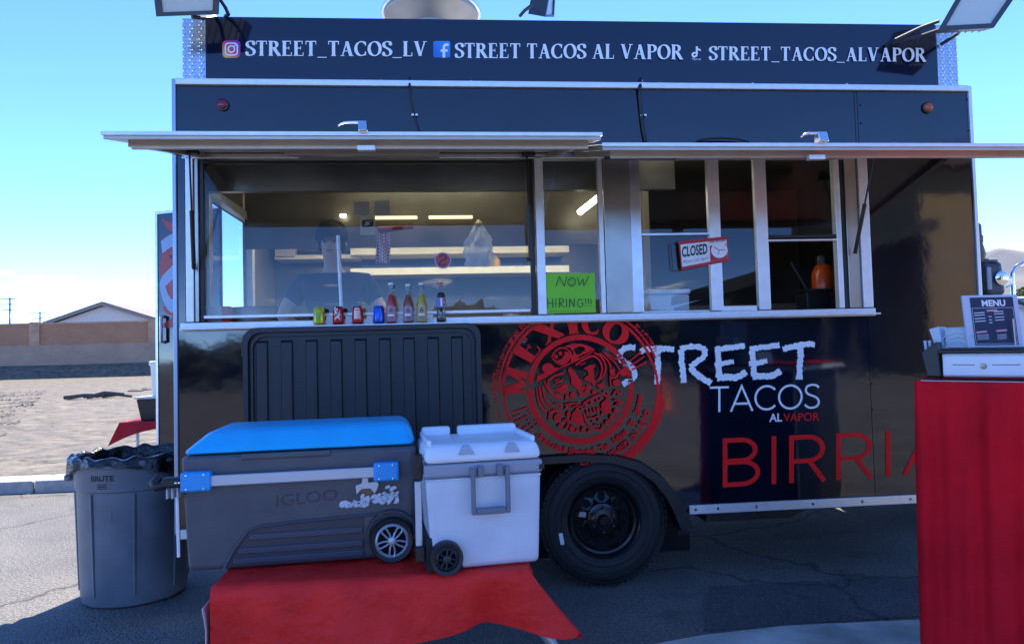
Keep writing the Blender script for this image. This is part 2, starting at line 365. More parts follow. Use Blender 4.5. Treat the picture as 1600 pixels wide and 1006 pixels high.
# roman capitals: thick and thin strokes (broad pen) plus serifs
SERIF = {
 'S': (.56, ['p', spl([(.50, .74), (.47, .90), (.32, .97), (.15, .92), (.08, .77), (.15, .62), (.30, .53), (.45, .42), (.52, .27), (.45, .10), (.28, .03), (.12, .08), (.05, .25)])], [(.47, .70, .55, .98, 0), (.02, .02, .09, .30, 0)]),
 'T': (.70, [[(.35, .98), (.35, .02)]], [(.02, .93, .68, 1, 0), (.02, .76, .07, .94, 0), (.63, .76, .68, .94, 0), (.21, 0, .49, .05, 0)]),
 'R': (.78, [[(.16, .98), (.16, .02)], ['p']+[(.2, .95)]+arcp(.34, .74, .20, .21, 90, -90, 12)+[(.2, .53)], [(.36, .52), (.68, .02)]], [(.02, .95, .2, 1, 0), (.02, 0, .30, .05, 0), (.58, 0, .80, .05, 0)]),
 'E': (.66, [[(.16, .98), (.16, .02)]], [(.02, .94, .56, 1, 0), (.02, 0, .62, .06, 0), (.2, .49, .46, .55, 0), (.51, .78, .56, .96, 0), (.57, .04, .62, .24, 0), (.42, .41, .46, .63, 0)]),
 'A': (.82, [['t', (.14, .02), (.40, .97)], [(.40, .97), (.66, .02)]], [(.22, .31, .56, .37, 0), (.02, 0, .26, .05, 0), (.54, 0, .82, .05, 0)]),
 'C': (.76, ['p', arcp(.43, .5, .35, .46, 48, 312, 26)], [(.64, .70, .71, .95, 0), (.64, .05, .71, .3, 0)]),
 'O': (.84, ['pc', arcp(.42, .5, .34, .46, 0, 350, 32)], []),
 'L': (.62, [[(.16, .98), (.16, .02)]], [(.02, .95, .30, 1, 0), (.02, 0, .58, .06, 0), (.53, .04, .58, .26, 0)]),
 'V': (.80, [[(.14, .98), (.40, .03)], ['t', (.40, .03), (.66, .98)]], [(.0, .95, .28, 1, 0), (.55, .95, .80, 1, 0)]),
 'P': (.66, [[(.16, .98), (.16, .02)], ['p']+[(.2, .95)]+arcp(.34, .72, .23, .23, 90, -90, 12)+[(.2, .49)]], [(.02, .95, .2, 1, 0), (.02, 0, .30, .05, 0)]),
 'M': (1.0, [['t', (.14, .02), (.14, .98)], [(.16, .98), (.5, .05)], ['t', (.5, .05), (.84, .98)], [(.84, .98), (.84, .02)]], [(.0, .94, .2, 1, 0), (.8, .94, 1.0, 1, 0), (.02, 0, .28, .06, 0), (.70, 0, .98, .06, 0)]),
 'X': (.82, [[(.14, .98), (.68, .02)], ['t', (.66, .98), (.16, .02)]], [(.0, .94, .30, 1, 0), (.54, .94, .80, 1, 0), (.02, 0, .30, .06, 0), (.54, 0, .82, .06, 0)]),
 'I': (.40, [[(.20, .98), (.20, .02)]], [(.03, .94, .37, 1, 0), (.03, 0, .37, .06, 0)]),
 '_': (.58, [], [(0, -.12, .56, -.06, 0)]), ' ': (.30, [], []),
}
def sans_text(dec, text, mp_, weight, gap=.12):
    total = sum(SANS[c][0]+gap for c in text)-gap; u = 0
    for ch in text:
        w_, st = SANS[ch]; closed = False
        for s_ in st:
            if s_ == 'c': closed = True; continue
            dec.stroke(s_, weight, closed, map=lambda x, y, u=u: mp_((u+x)/total, y))
        u += w_+gap
def serif_text(dec, text, mp_, thick=.20, thin=.075, gap=.06):
    total = sum(SERIF[c][0]+gap for c in text)-gap; u = 0
    pen = lambda t, th: max(thin, thick*abs(math.sin(th-R(12))))
    for ch in text:
        w_, st, bars = SERIF[ch]; f = lambda x, y, u=u: mp_((u+x)/total, y)
        if st and isinstance(st[0], str):
            dec.stroke(st[1], pen, 'c' in st[0], map=f)
        else:
            for s_ in st:
                if s_[0] == 't': dec.stroke(s_[1:], thin, map=f)
                elif s_[0] == 'p': dec.stroke(s_[1:], pen, map=f)
                else: dec.stroke(s_, thick, map=f)
        for (x0, y0, x1, y1, _) in bars: dec.poly([(x0, y0), (x1, y0), (x1, y1), (x0, y1)], map=f)
        u += w_+gap
def lin(x0, y0, x1, y1, h0, h1=None):    # baseline ends and cap height, in photo pixels
    h1 = h1 or h0
    def f(u, v):
        h_ = h0+(h1-h0)*u
        return (x0+(x1-x0)*u, y0+(y1-y0)*u-v*h_)
    return f
def font_tris(text, bold=0., shear=0.):  # built-in face, width normalised to 0..1, cap height 1
    cu = bpy.data.curves.new('t', 'FONT'); cu.body = text; cu.offset = bold; cu.shear = shear; cu.resolution_u = 3
    ob = bpy.data.objects.new('t', cu); col.objects.link(ob); bpy.context.view_layer.update()
    me = bpy.data.meshes.new_from_object(ob.evaluated_get(bpy.context.evaluated_depsgraph_get()))
    vs_ = [(v.co.x, v.co.y) for v in me.vertices]; fs = [tuple(p.vertices) for p in me.polygons]
    bpy.data.objects.remove(ob); bpy.data.curves.remove(cu); bpy.data.meshes.remove(me)
    x0 = min(v[0] for v in vs_); x1 = max(v[0] for v in vs_)
    return [((x-x0)/(x1-x0), y/.70) for x, y in vs_], fs
def font_text(dec, text, mp_, bold=0., shear=0.):
    vs_, fs = font_tris(text, bold, shear); dec.tris(vs_, fs, mp_)
# ================================================================== SETTING
ASPH = asphalt('asphalt', (.185, .178, .165), (.080, .077, .075))
ASPHD = asphalt('dark_asphalt', (.10, .105, .115), (.045, .047, .052))
SAND = mat('desert_sand', (.135, .112, .080), .95, var=.5, vscale=2.6, bump=1.0, bscale=2.2, bdist=.22, detail=12)
CONC = mat('kerb_concrete', (.40, .385, .36), .9, var=.18, vscale=9, bump=.3, bscale=60)
MB().grid(lambda u, v: (-400+800*u, -400+404.35*v, 0), 8, 8).build('road', ASPH, kind='structure')
# open sand lot behind the kerb, gently uneven, with a bank up to the far wall
def lot(u, v):
    x = -250+500*u; y = 4.45+ (v**2.2)*600
    z = .10 + .03*math.sin(x*.7+y*.9)+.025*math.sin(x*1.9-y*1.3) if y < 45 else .12
    return (x, y, z)
MB().grid(lot, 240, 90).build('sand_lot', SAND, kind='structure', smooth=60)
def bank(u, v):
    x = -140+133*u; prof = [(57.4, -.1), (58.6, .25+.06*math.sin(x*1.3)), (59.6, .8+.08*math.sin(x*.9)), (60.6, 1.22), (61.5, 1.25)]
    y, z = prof[int(round(v*4))]
    return (x, y+.25*math.sin(x*.55), z)
MB().grid(bank, 130, 4).build('dirt_bank', SAND, kind='structure', smooth=60)
# pale strip and darker patch laid on the road in the foreground
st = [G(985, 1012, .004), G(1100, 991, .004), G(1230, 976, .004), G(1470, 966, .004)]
MB().add(st+[Vector((p.x+.05*i, -2.6, .004)) for i, p in reversed(list(enumerate(st)))], [tuple(range(8))]).build('pale_ground_strip', mat('pale_ground', (.55, .56, .50), .8, var=.5, vscale=2.6, bump=.2, bscale=40), kind='structure')
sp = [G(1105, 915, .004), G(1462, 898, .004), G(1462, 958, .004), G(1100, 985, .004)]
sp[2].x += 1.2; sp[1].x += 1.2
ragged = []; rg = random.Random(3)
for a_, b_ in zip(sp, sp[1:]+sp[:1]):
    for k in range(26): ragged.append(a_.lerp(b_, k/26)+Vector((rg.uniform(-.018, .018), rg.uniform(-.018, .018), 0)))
MB().add(ragged, [tuple(range(len(ragged)))]).build('dark_ground_patch', ASPHD, kind='structure')
# loose stones and twigs on the lot
gm = MB()
for i in range(9000):
    y = 4.8+ (random.random()**1.8)*26; x = -1.2*(y+4.2)*.62+random.uniform(-.28, .25)*(y+4.2)+.3
    s_ = random.uniform(.012, .045)*(1+.04*y); c = Vector((x, y, .10+.02*math.sin(x)))
    dx, dy, dz = s_*random.uniform(.6, 1.4), s_*random.uniform(.6, 1.4), s_*random.uniform(.35, .8)
    gm.add([c+Vector((dx, 0, 0)), c+Vector((0, dy, 0)), c-Vector((dx, 0, 0)), c-Vector((0, dy, 0)), c+Vector((.2*dx, .1*dy, dz)), c-Vector((0, 0, dz))],
           [(0, 1, 4), (1, 2, 4), (2, 3, 4), (3, 0, 4), (1, 0, 5), (2, 1, 5), (3, 2, 5), (0, 3, 5)])
gm.build('gravel', mat('gravel_stone', (.19, .165, .13), .95, var=.45, vscale=3), kind='stuff')
# kerb stones
kerb = bpy.data.objects.new('kerb', None); col.objects.link(kerb); kerb.location = (0, 4.1, 0); kerb['_o'] = (0, 4.1, 0); kerb['kind'] = 'structure'
for i in range(9):
    x0 = -12+i*3.0
    MB().box(x0+.006, x0+2.994, 4.10, 4.52, -.05, .135).build('kerb_stone', CONC, kerb, bevel=.025)
# mountains
def mountain(name, x0, x1, yc, depth, peaks, seed, base=(.16, .15, .155)):
    rnd = random.Random(seed)
    ph = [(rnd.uniform(0, 6.28), rnd.uniform(.6, 1.4)) for _ in range(12)]
    def fn(u, v):
        x = x0+(x1-x0)*u; ridge = 0
        for k in range(len(peaks)-1):
            if peaks[k][0] <= u <= peaks[k+1][0]:
                t = (u-peaks[k][0])/(peaks[k+1][0]-peaks[k][0]); t = t*t*(3-2*t); ridge = peaks[k][1]*(1-t)+peaks[k+1][1]*t
        prof = max(0, 1-abs(v-.62)/.62)**1.15
        n = sum(math.sin(u*(9+11*k)*q+p+v*(5+4*k))/(k+2)**.8 for k, (p, q) in enumerate(ph))*.62
        return (x, yc+depth*(v-.5), -8+ridge*prof*(1+.13*n))
    MB().grid(fn, 260, 60).build(name, mat(name+'_rock', base, .95, var=.3, vscale=.002, detail=10), kind='structure', smooth=180)
mountain('mountain', 2600, 12500, 6200, 3600, [(0, 150), (.12, 330), (.20, 640), (.245, 720), (.30, 830), (.5, 1000), (.8, 700), (1, 300)], 3)
mountain('far_hills', -9000, 3000, 9000, 2500, [(0, 120), (.25, 70), (.5, 40), (.75, 60), (1, 110)], 5)

# far perimeter wall
WALLU = blockwall('upper_blocks', (.42, .20, .11), (.38, .18, .10), (.30, .155, .095), .40, .20)
WALLL = blockwall('lower_blocks', (.40, .265, .185), (.36, .24, .165), (.31, .21, .15), .40, .20)
wl = thing('perimeter_wall', (-40, 61, 1.1), 'long two-tone pinkish concrete block wall behind the sandy lot', 'wall')
MB().box(-150, -8, 61.0, 61.4, .3, 2.98).build('retaining_wall', WALLL, wl)
xs = [-155, -126, -113, -100, -87, -74, -61, -48, -35.0, -22.4, -9]
xp = [H(54, 520, 61.0).x, H(240, 520, 61.0).x]; stp = xp[1]-xp[0]
pil = [xp[0]+stp*k for k in range(-8, 3)]
for a_, b_ in zip(pil, pil[1:]):
    MB().box(a_+.42, b_-.42, 61.05, 61.35, 2.98, 4.78).build('wall_panel', WALLU, wl)
    MB().box(a_+.42, b_-.42, 61.0, 61.4, 4.782, 4.92).build('cap_course', mat('cap_block', (.45, .25, .16), .9, var=.15, vscale=3), wl)
for a_ in pil:
    MB().box(a_-.42, a_+.42, 60.92, 61.45, 2.98, 5.0).build('pilaster', mat('pilaster_block', (.45, .25, .16), .9, var=.2, vscale=2), wl)
# house gable beyond the wall
ap = H(163, 474, 78); el = H(70, 503, 78); er = H(256, 503, 78)
hs = thing('house', (ap.x, 78, .2), 'low stucco house with a wide gable roof showing above the block wall', 'house')
zl = el.z-.3
MB().prism([(el.x+.6, 78, .2), (er.x-.6, 78, .2), (er.x-.6, 78, zl), (ap.x, 78, ap.z-.25), (el.x+.6, 78, zl)], (0, 14, 0)).build('wall', mat('house_stucco', (.55, .52, .48), .9, var=.08), hs)
rf = MB()
for ex in (el.x-.6, er.x+.6):
    zz = zl-.25
    rf.prism([(ex, 77.4, zz), (ap.x, 77.4, ap.z-.12), (ap.x, 77.4, ap.z+.18), (ex, 77.4, zz+.3)], (0, 15.2, 0))
rf.build('roof', mat('roof_tile', (.20, .165, .145), .8, var=.3, vscale=3), hs)
fb = MB()
for ex in (el.x-.6, er.x+.6):
    zz = zl-.25
    fb.prism([(ex, 77.36, zz-.12), (ap.x, 77.36, ap.z-.26), (ap.x, 77.36, ap.z-.02), (ex, 77.36, zz+.12)], (0, .05, 0))
fb.build('fascia', mat('fascia_board', (.22, .19, .17), .7), hs)
# utility poles
for (px, py, lab, n) in ((15.5, 465, 'taller thin utility pole at the far left behind the wall', 3), (62.5, 487, 'shorter thin utility pole nearer the house gable', 2)):
    t_ = H(px, py, 150); b = thing('utility_pole', (t_.x, 150, 0), lab, 'pole')
    MB().tube([(t_.x, 150, 0), (t_.x, 150, t_.z)], .24, 8, .15).build('pole', mat('pole_wood', (.07, .06, .055), .9), b)
    for k in range(n):
        z = t_.z-.3-k*1.1; MB().box(t_.x-.2-(1.9-k*.3)*.8, t_.x+(1.9-k*.3)*.6, 149.7, 149.82, z-.09, z+.09).build('cross_arm', MATS['pole_wood'], b)
# debris on the sand
db = G(156, 622, .1)
d = thing('debris_heap', db, 'dark dry brushwood and rubble heap lying on the sand', 'debris')
for k in range(7):
    m_ = MB(); c = db+Vector((random.uniform(-.7, .7), random.uniform(-.3, .3), .05))
    ang = random.uniform(-.4, .4); l = random.uniform(.3, .7)
    m_.tube([c+Vector((-l*math.cos(ang), -l*math.sin(ang), 0)), c+Vector((0, 0, random.uniform(.04, .16))), c+Vector((l*math.cos(ang), l*math.sin(ang), random.uniform(0, .08)))], random.uniform(.04, .075), 6)
    m_.build('branch', mat('dry_wood', (.09, .078, .065), .9, var=.3), d, smooth=50)
for (px, py, r) in ((65, 618, .10), (212, 611, .13), (228, 609, .10)):
    q = G(px, py, .1); m_ = MB()
    m_.lathe([(r*2.2, -.05), (r*2.5, .03), (r*1.5, .09), (r*.5, .12)], q, 7)
    m_.build('rock', mat('rock_stone', (.13, .115, .10), .95, var=.3), origin=q, label={65: 'flat dark rock on the sand left of the brushwood', 212: 'larger dark rock on the sand right of the brushwood', 228: 'small dark rock on the sand beside the truck door'}[px], cat='rock')

# green bush at the right, beyond the truck
LEAF = mat('bush_leaf', (.10, .13, .03), .6, var=.35, vscale=4)
bc = H(1588, 470, 30)
bu = thing('bush', (bc.x, 30, 0), 'rounded yellow-green bush beyond the truck mirror', 'bush')
lm = MB()
for k in range(1500):
    th = random.uniform(0, 6.28); ph = random.uniform(-.2, 1.57); rr = random.uniform(.6, 1)**.5
    c = Vector((bc.x+.9+1.9*rr*math.cos(th)*math.cos(ph), 30+1.5*rr*math.sin(th)*math.cos(ph), .5+(bc.z+.35)*rr*abs(math.sin(ph))))
    a_ = Vector((random.gauss(0, 1), random.gauss(0, 1), random.gauss(0, 1))).normalized()*.14; b_ = a_.cross(Vector((random.gauss(0, 1), random.gauss(0, 1), random.gauss(0, 1)))).normalized()*.07
    lm.add([c-a_, c+b_, c+a_, c-b_], [(0, 1, 2, 3)])
lm.build('foliage', LEAF, bu)
sm = MB()
for k in range(5): sm.tube([(bc.x+.9, 30, 0), (bc.x+.9+random.uniform(-1, 1), 30+random.uniform(-.8, .8), 1.3)], .05, 6, .02)
sm.build('stem', MATS['dry_wood'], bu)

# across the lot, behind the camera: what the polished truck side mirrors
STUC = mat('tan_stucco', (.44, .30, .15), .9, var=.1, vscale=2)
bx0 = 20.6
tb = thing('stucco_building', (bx0+5, -23, 0), 'tall tan stucco building with a dark tiled roof across the parking lot', 'building')
MB().box(bx0, bx0+9, -33, -22.5, 0, 8.3).build('wall', STUC, tb)
MB().taper((bx0-.7, bx0+9.7, -33.7, -21.8), (bx0+3, bx0+6, -29, -26), 8.3, 10.4).build('roof', mat('dark_tile', (.09, .055, .035), .8, var=.3), tb)
for k in range(3):
    w_ = MB().box(bx0+2.6+k*2.2, bx0+3.9+k*2.2, -22.5, -22.42, 3.2, 5.4).build('window', mat('far_window_frame', (.10, .08, .06), .5), tb)
    MB().box(bx0+2.7+k*2.2, bx0+3.8+k*2.2, -22.44, -22.39, 3.3, 5.3).build('pane', mat('far_pane', (.02, .025, .03), .1), w_)
tb2 = thing('carport', (14, -21, 0), 'low dark open carport across the parking lot', 'building')
MB().hexa([(11.4, -26, 3.2), (20.2, -26, 5.6), (20.2, -21, 5.6), (11.4, -21, 3.2), (11.4, -26, 3.6), (20.2, -26, 6.0), (20.2, -21, 6.0), (11.4, -21, 3.6)]).build('roof', mat('carport_roof', (.05, .045, .04), .7), tb2)
MB().hexa([(11.5, -26, 0), (20.1, -26, 0), (20.1, -25.7, 0), (11.5, -25.7, 0), (11.5, -26, 3.1), (20.1, -26, 5.5), (20.1, -25.7, 5.5), (11.5, -25.7, 3.1)]).build('wall', mat('carport_wall', (.06, .055, .05), .9, var=.2), tb2)
for xx in (11.8, 15.5, 19.6): MB().box(xx, xx+.25, -21.4, -21.15, 0, 3.15+(xx-11.4)*.27).build('post', MATS['carport_wall'], tb2)
hedge = MB()
for k in range(7000):
    x = random.uniform(-40, 21); y = -30+random.gauss(0, 1.0); z = (2.6+.5*math.sin(x*.8)+.6*math.sin(x*.23))*random.random()**.6
    a_ = Vector((random.gauss(0, 1), random.gauss(0, 1), random.gauss(0, 1))).normalized()*.5; b_ = a_.cross(Vector((random.gauss(0, 1), random.gauss(0, 1), random.gauss(0, 1)))).normalized()*.3
    c = Vector((x, y, z+.2)); hedge.add([c-a_, c+b_, c+a_, c-b_], [(0, 1, 2, 3)])
hedge.build('far_shrubbery', mat('shrub_leaf', (.05, .06, .025), .8, var=.3, vscale=.5), kind='stuff')
cn = H(1082, 605, 0); cd = Vector((cn.x-CAM.x, 4.2, 0)); cp = Vector((CAM.x+cd.x*2.9, -4.2*1.9, 0))
cp.y -= 3.5; cp.x += .65
co = thing('traffic_cone', cp, 'orange traffic cone out on the asphalt across from the truck', 'traffic cone')
MB().lathe([(.19, .03), (.17, .05), (.04, .72), (.03, .74)], cp, 20).build('cone', mat('cone_orange', (.6, .10, .02), .5), co, smooth=40)
MB().box(cp.x-.22, cp.x+.22, cp.y-.22, cp.y+.22, 0, .03).build('base', MATS['cone_orange'], co, bevel=.01)
# ================================================================== FOOD TRUCK
TW, TD = 4.895, 2.25
ZB, ZS, ZW, ZT = .436, 1.590, 2.575, 2.992          # skirt, sill, window head, top rail
XA, XB = .052, 4.168                                 # window opening
tr = thing('food_truck', (TW/2, TD/2, 0), 'glossy black taco food truck with open awnings and serving windows', 'food truck')
WX, WZ, WR = 2.44, .388, .388
# lower side panel with the wheel-arch cut, in two sheets with a seam at x = 4.14
AR = .50
arch = [(1.60, ZB), (1.60, H(800, 722).z)]+[(H(px, py).x, H(px, py).z) for px, py in ((850, 719), (905, 715), (957, 717), (996, 728), (1025, 747), (1047, 773), (1062, 801))]
arch.append((arch[-1][0]+.01, ZB))
poly = [(.0, ZB)]+arch+[(4.138, ZB), (4.138, ZS), (0, ZS)]
MB().prism([(x, 0, z) for x, z in poly], (0, .03, 0)).build('side_panel', PAINT, tr)
MB().box(4.1415, TW, 0, .03, ZB, ZT).box(XB, 4.138, 0, .03, ZS, ZW).build('side_panel', PAINT, tr)
MB().box(0, 4.119, 0, .03, ZW, ZT).box(0, XA, 0, .03, ZS, ZW).build('side_panel', PAINT, tr)
MB().box(4.1225, 4.138, 0, .029, ZW, ZT).build('side_panel', PAINT, tr)
# ends, back, floor, roof
xl = .025
lw = MB()
wz0, wz1, wy0, wy1 = 1.62, 2.44, .42, 1.35
lw.box(.003, xl, .031, TD, ZB, wz0).box(.003, xl, .031, TD, wz1, ZT).box(.003, xl, .031, wy0, wz0, wz1).box(.003, xl, wy1, TD, wz0, wz1)
lw.build('end_wall', PAINT, tr)
MB().box(TW-.025, TW-.003, .031, TD, ZB, ZT).build('end_wall', PAINT, tr)
MB().box(xl, TW-.025, TD-.03, TD, ZB, ZT).build('back_wall', mat('back_steel', (.07, .067, .06), .35, metal=.3, var=.2, vscale=2), tr)
MB().box(xl, TW-.025, .36, TD-.03, .60, .66).build('floor', mat('truck_floor', (.08, .08, .08), .7), tr)
MB().box(.003, TW-.003, .031, TD, ZT, ZT+.03).build('roof', ALU, tr)
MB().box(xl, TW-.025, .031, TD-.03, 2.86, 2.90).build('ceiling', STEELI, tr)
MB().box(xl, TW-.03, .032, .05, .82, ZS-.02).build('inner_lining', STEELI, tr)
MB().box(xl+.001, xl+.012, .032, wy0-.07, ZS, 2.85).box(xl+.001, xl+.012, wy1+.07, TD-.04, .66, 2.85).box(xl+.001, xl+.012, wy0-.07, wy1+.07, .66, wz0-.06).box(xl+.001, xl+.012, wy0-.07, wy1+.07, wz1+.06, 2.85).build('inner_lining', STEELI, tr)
# window in the rear end wall
ew = MB()
ew.box(.0, .075, wy0-.06, wy0, wz0-.06, wz1+.06).box(.0, .075, wy1, wy1+.06, wz0-.06, wz1+.06).box(.0, .075, wy0, wy1, wz0-.06, wz0).box(.0, .075, wy0, wy1, wz1, wz1+.06).build('end_window_frame', ALUW, tr, bevel=.004)
MB().box(.03, .035, wy0, wy1, wz0, wz1).build('end_window_pane', GLASS, tr)
# corner and rail trims
MB().box(-.012, .010, -.014, .035, ZB, ZT+.035).build('corner_trim', mat('pale_trim', (.34, .42, .52), .3, metal=.6), tr, bevel=.003)
MB().box(TW-.010, TW+.012, -.014, .035, ZB, ZT+.035).build('corner_trim', ALUW, tr, bevel=.003)
MB().box(.011, TW-.011, -.022, .02, ZT, ZT+.036).build('top_rail', ALUW, tr, bevel=.004)
sk = MB().box(H(1076, 795).x, TW, -.018, .0, ZB-.028, ZB+.026).build('skirt_rail', ALUW, tr, bevel=.004)
MB().box(.02, 1.55, -.018, .0, ZB-.028, ZB+.026).build('skirt_rail', ALUW, tr, bevel=.004)
for px in (1085, 1120, 1180, 1268, 1345, 1420):
    x = H(px, 790).x; MB().lathe([(.008, .0), (.007, .004), (.003, .006)], (x, -.018, ZB), 10, 'Y').build('rivet', STEEL, tr)
# chassis under the body, wheel arch flare, mudflap
MB().box(.1, WX-.75, .35, TD-.2, .30, .60).box(WX+.75, TW-.1, .3, TD-.2, .33, .60).box(.2, TW-.2, .7, 1.5, .25, .6).box(.1, TW+1.5, 2.1, 2.2, .12, .6).box(TW+.05, TW+1.5, .7, 2.0, .25, .68).build('chassis_sun_skirt', mat('chassis_black', (.008, .008, .008), .8), tr)  # includes an unseen rear skirt added to keep sunlight from under the truck
MB().prism([(H(1105, 800).x, .02, ZB-.03), (H(1270, 800).x, .02, ZB-.03), (H(1235, 800).x, .02, ZB-.085), (H(1105, 800).x, .02, ZB-.085)], (0, .3, 0)).build('step_bracket', BLACKP, tr)
fo = [H(px, py) for px, py in ((700, 716), (850, 713), (905, 709), (960, 711), (1000, 722), (1030, 742), (1055, 770), (1072, 800), (1086, 830))]
fi = [H(px, py) for px, py in ((700, 727), (850, 724), (905, 720), (955, 722), (992, 733), (1020, 752), (1040, 777), (1053, 803), (1062, 827))]
fl = MB(); n = len(fo); yo = -.035
fl.add([(p.x, yo, p.z) for p in fo]+[(p.x, yo, p.z) for p in fi]+[(p.x, .0, p.z+.012) for p in fo]+[(p.x, .12, p.z) for p in fi],
       [(i, i+1, n+i+1, n+i) for i in range(n-1)]+[(2*n+i, i, i+1, 2*n+i+1) for i in range(n-1)]+[(n+i, n+i+1, 3*n+i+1, 3*n+i) for i in range(n-1)])
fl.build('wheel_arch', BLACKP, tr, smooth=60)
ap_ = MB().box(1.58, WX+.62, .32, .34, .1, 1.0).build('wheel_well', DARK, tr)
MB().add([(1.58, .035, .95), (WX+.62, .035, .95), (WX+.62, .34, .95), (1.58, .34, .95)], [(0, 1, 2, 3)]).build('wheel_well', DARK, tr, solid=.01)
ma_ = H(1060, 800); MB().box(ma_.x-.0, ma_.x+.06, .02, .045, .28, .52).build('mudflap', mat('flap_rubber', (.01, .01, .01), .7), tr)

# ---- wheel: tyre with tread grooves, steel rim with round holes, hub, nuts
def tyre_mesh():
    m_ = MB(); n = 72
    prof = [(.212, .02), (.225, -.002), (.26, -.016), (.31, -.020), (.345, -.012), (.368, .004), (.380, .022), (.388, .045), (.388, .20), (.375, .235), (.30, .25), (.212, .225)]
    m_.lathe(prof, (WX, .005, WZ), n, 'Y', cap=False)
    for i in range(60):
        t = 2*math.pi*i/60
        for (y0, y1, da) in ((.012, .075, 0), (.095, .155, .03)):
            c, s_ = math.cos(t+da), math.sin(t+da); tx, tz = -s_, c
            rad = Vector((c, 0, s_)); tan = Vector((tx, 0, tz)); o = Vector((WX, .005, WZ))
            r0 = .372 if y0 < .05 else .384
            p = []
            for rr in (r0, .394):
                for (yy, tt) in ((y0, -.013), (y1, -.013), (y1, .013), (y0, .013)):
                    r_ = rr-(.010 if (yy < .03 and rr > .39) else 0)
                    p.append(o+rad*r_+tan*tt+Vector((0, yy, 0)))
            m_.hexa(p)
    return m_
ty = tyre_mesh().build('tyre', RUBBER, tr, smooth=40)
for r_ in (.352, .30, .262): # moulded sidewall rings
    MB().tube([(WX+r_*math.cos(2*math.pi*i/64), -.0135 if r_ > .33 else -.0145 if r_ > .28 else -.012, WZ+r_*math.sin(2*math.pi*i/64)) for i in range(64)], .0035, 6, closed=True).build('sidewall_ring', RUBBER, ty, smooth=60)
rim = MB()
rim.lathe([(.214, -.002), (.208, .004), (.198, .03), (.186, .035), (.180, .075), (.172, .085)], (WX, .005, WZ), 64, 'Y', cap=False)
rm = rim.build('rim', RIMP, tr, smooth=40)
# wheel disc as a fan with eight holes (built as ring segments so the holes are open)
dm = MB(); NH = 8
def dpt(r_, t, y): return Vector((WX+r_*math.cos(t), .005+y, WZ+r_*math.sin(t)))
def dy(r_): return .085 if r_ > .168 else .060 if r_ < .095 else .060+.0*(r_-.095)
for h in range(NH):
    t0 = 2*math.pi*h/NH; span = 2*math.pi/NH; K = 16
    hole = []; outer = []
    rc, hr = .132, .024
    for k in range(K):
        an = 2*math.pi*k/K
        hole.append((rc+hr*math.cos(an), hr*math.sin(an)/rc))
        # matching point on cell border
        ca, sa = math.cos(an), math.sin(an); sc = 1/max(abs(ca)/.040, abs(sa)/(span/2*1.0)) if True else 0
        outer.append((rc+ca*sc, sa*sc))
    vs_ = [dpt(r_, t0+t, .066+.02*((r_-.092)/.08)) for r_, t in hole]+[dpt(r_, t0+t, .060+.03*((r_-.092)/.08)) for r_, t in outer]+[dpt(r_, t0+t, .090) for r_, t in hole]
    dm.add(vs_, [(k, (k+1) % K, K+(k+1) % K, K+k) for k in range(K)]+[(k, (k+1) % K, 2*K+(k+1) % K, 2*K+k) for k in range(K)])
dm.build('disc', RIMP, rm, smooth=30)
MB().lathe([(.098, .064), (.092, .055), (.070, .050), (.060, .040), (.034, .036)], (WX, .005, WZ), 40, 'Y', cap=False).build('hub_face', RIMP, rm, smooth=35)
MB().lathe([(.036, .045), (.035, .0), (.031, -.006), (.024, -.006), (.022, .004), (.0, .004)], (WX, .005, WZ), 28, 'Y', cap=False).build('hub_cap', mat('dark_steel', (.03, .03, .035), .22, metal=.8), rm, smooth=35)
nut = None
for k in range(6):
    t = 2*math.pi*k/6+.5; p = (WX+.068*math.cos(t), .005, WZ+.068*math.sin(t))
    MB().lathe([(.0115, .05), (.0115, .028), (.007, .020)], p, 6, 'Y').build('lug_nut', mat('nut_steel', (.12, .12, .13), .25, metal=.9), rm)
MB().lathe([(.19, .086), (.0, .092)], (WX, .005, WZ), 40, 'Y', cap=False).build('brake_drum', DARK, rm)
dcl = Decal(on_plane(-.013)); dcl.poly([(869+4, 833), (875+4, 832), (878+4, 850), (872+4, 851)]); dcl.build('tyre_sticker', VINYL_W, ty)
dcl = Decal(on_plane(.045)); dcl.poly([(906, 799), (916, 800), (915, 808), (904, 807)]); dcl.build('weight_tag', mat('tag_grey', (.4, .4, .38), .4), rm)

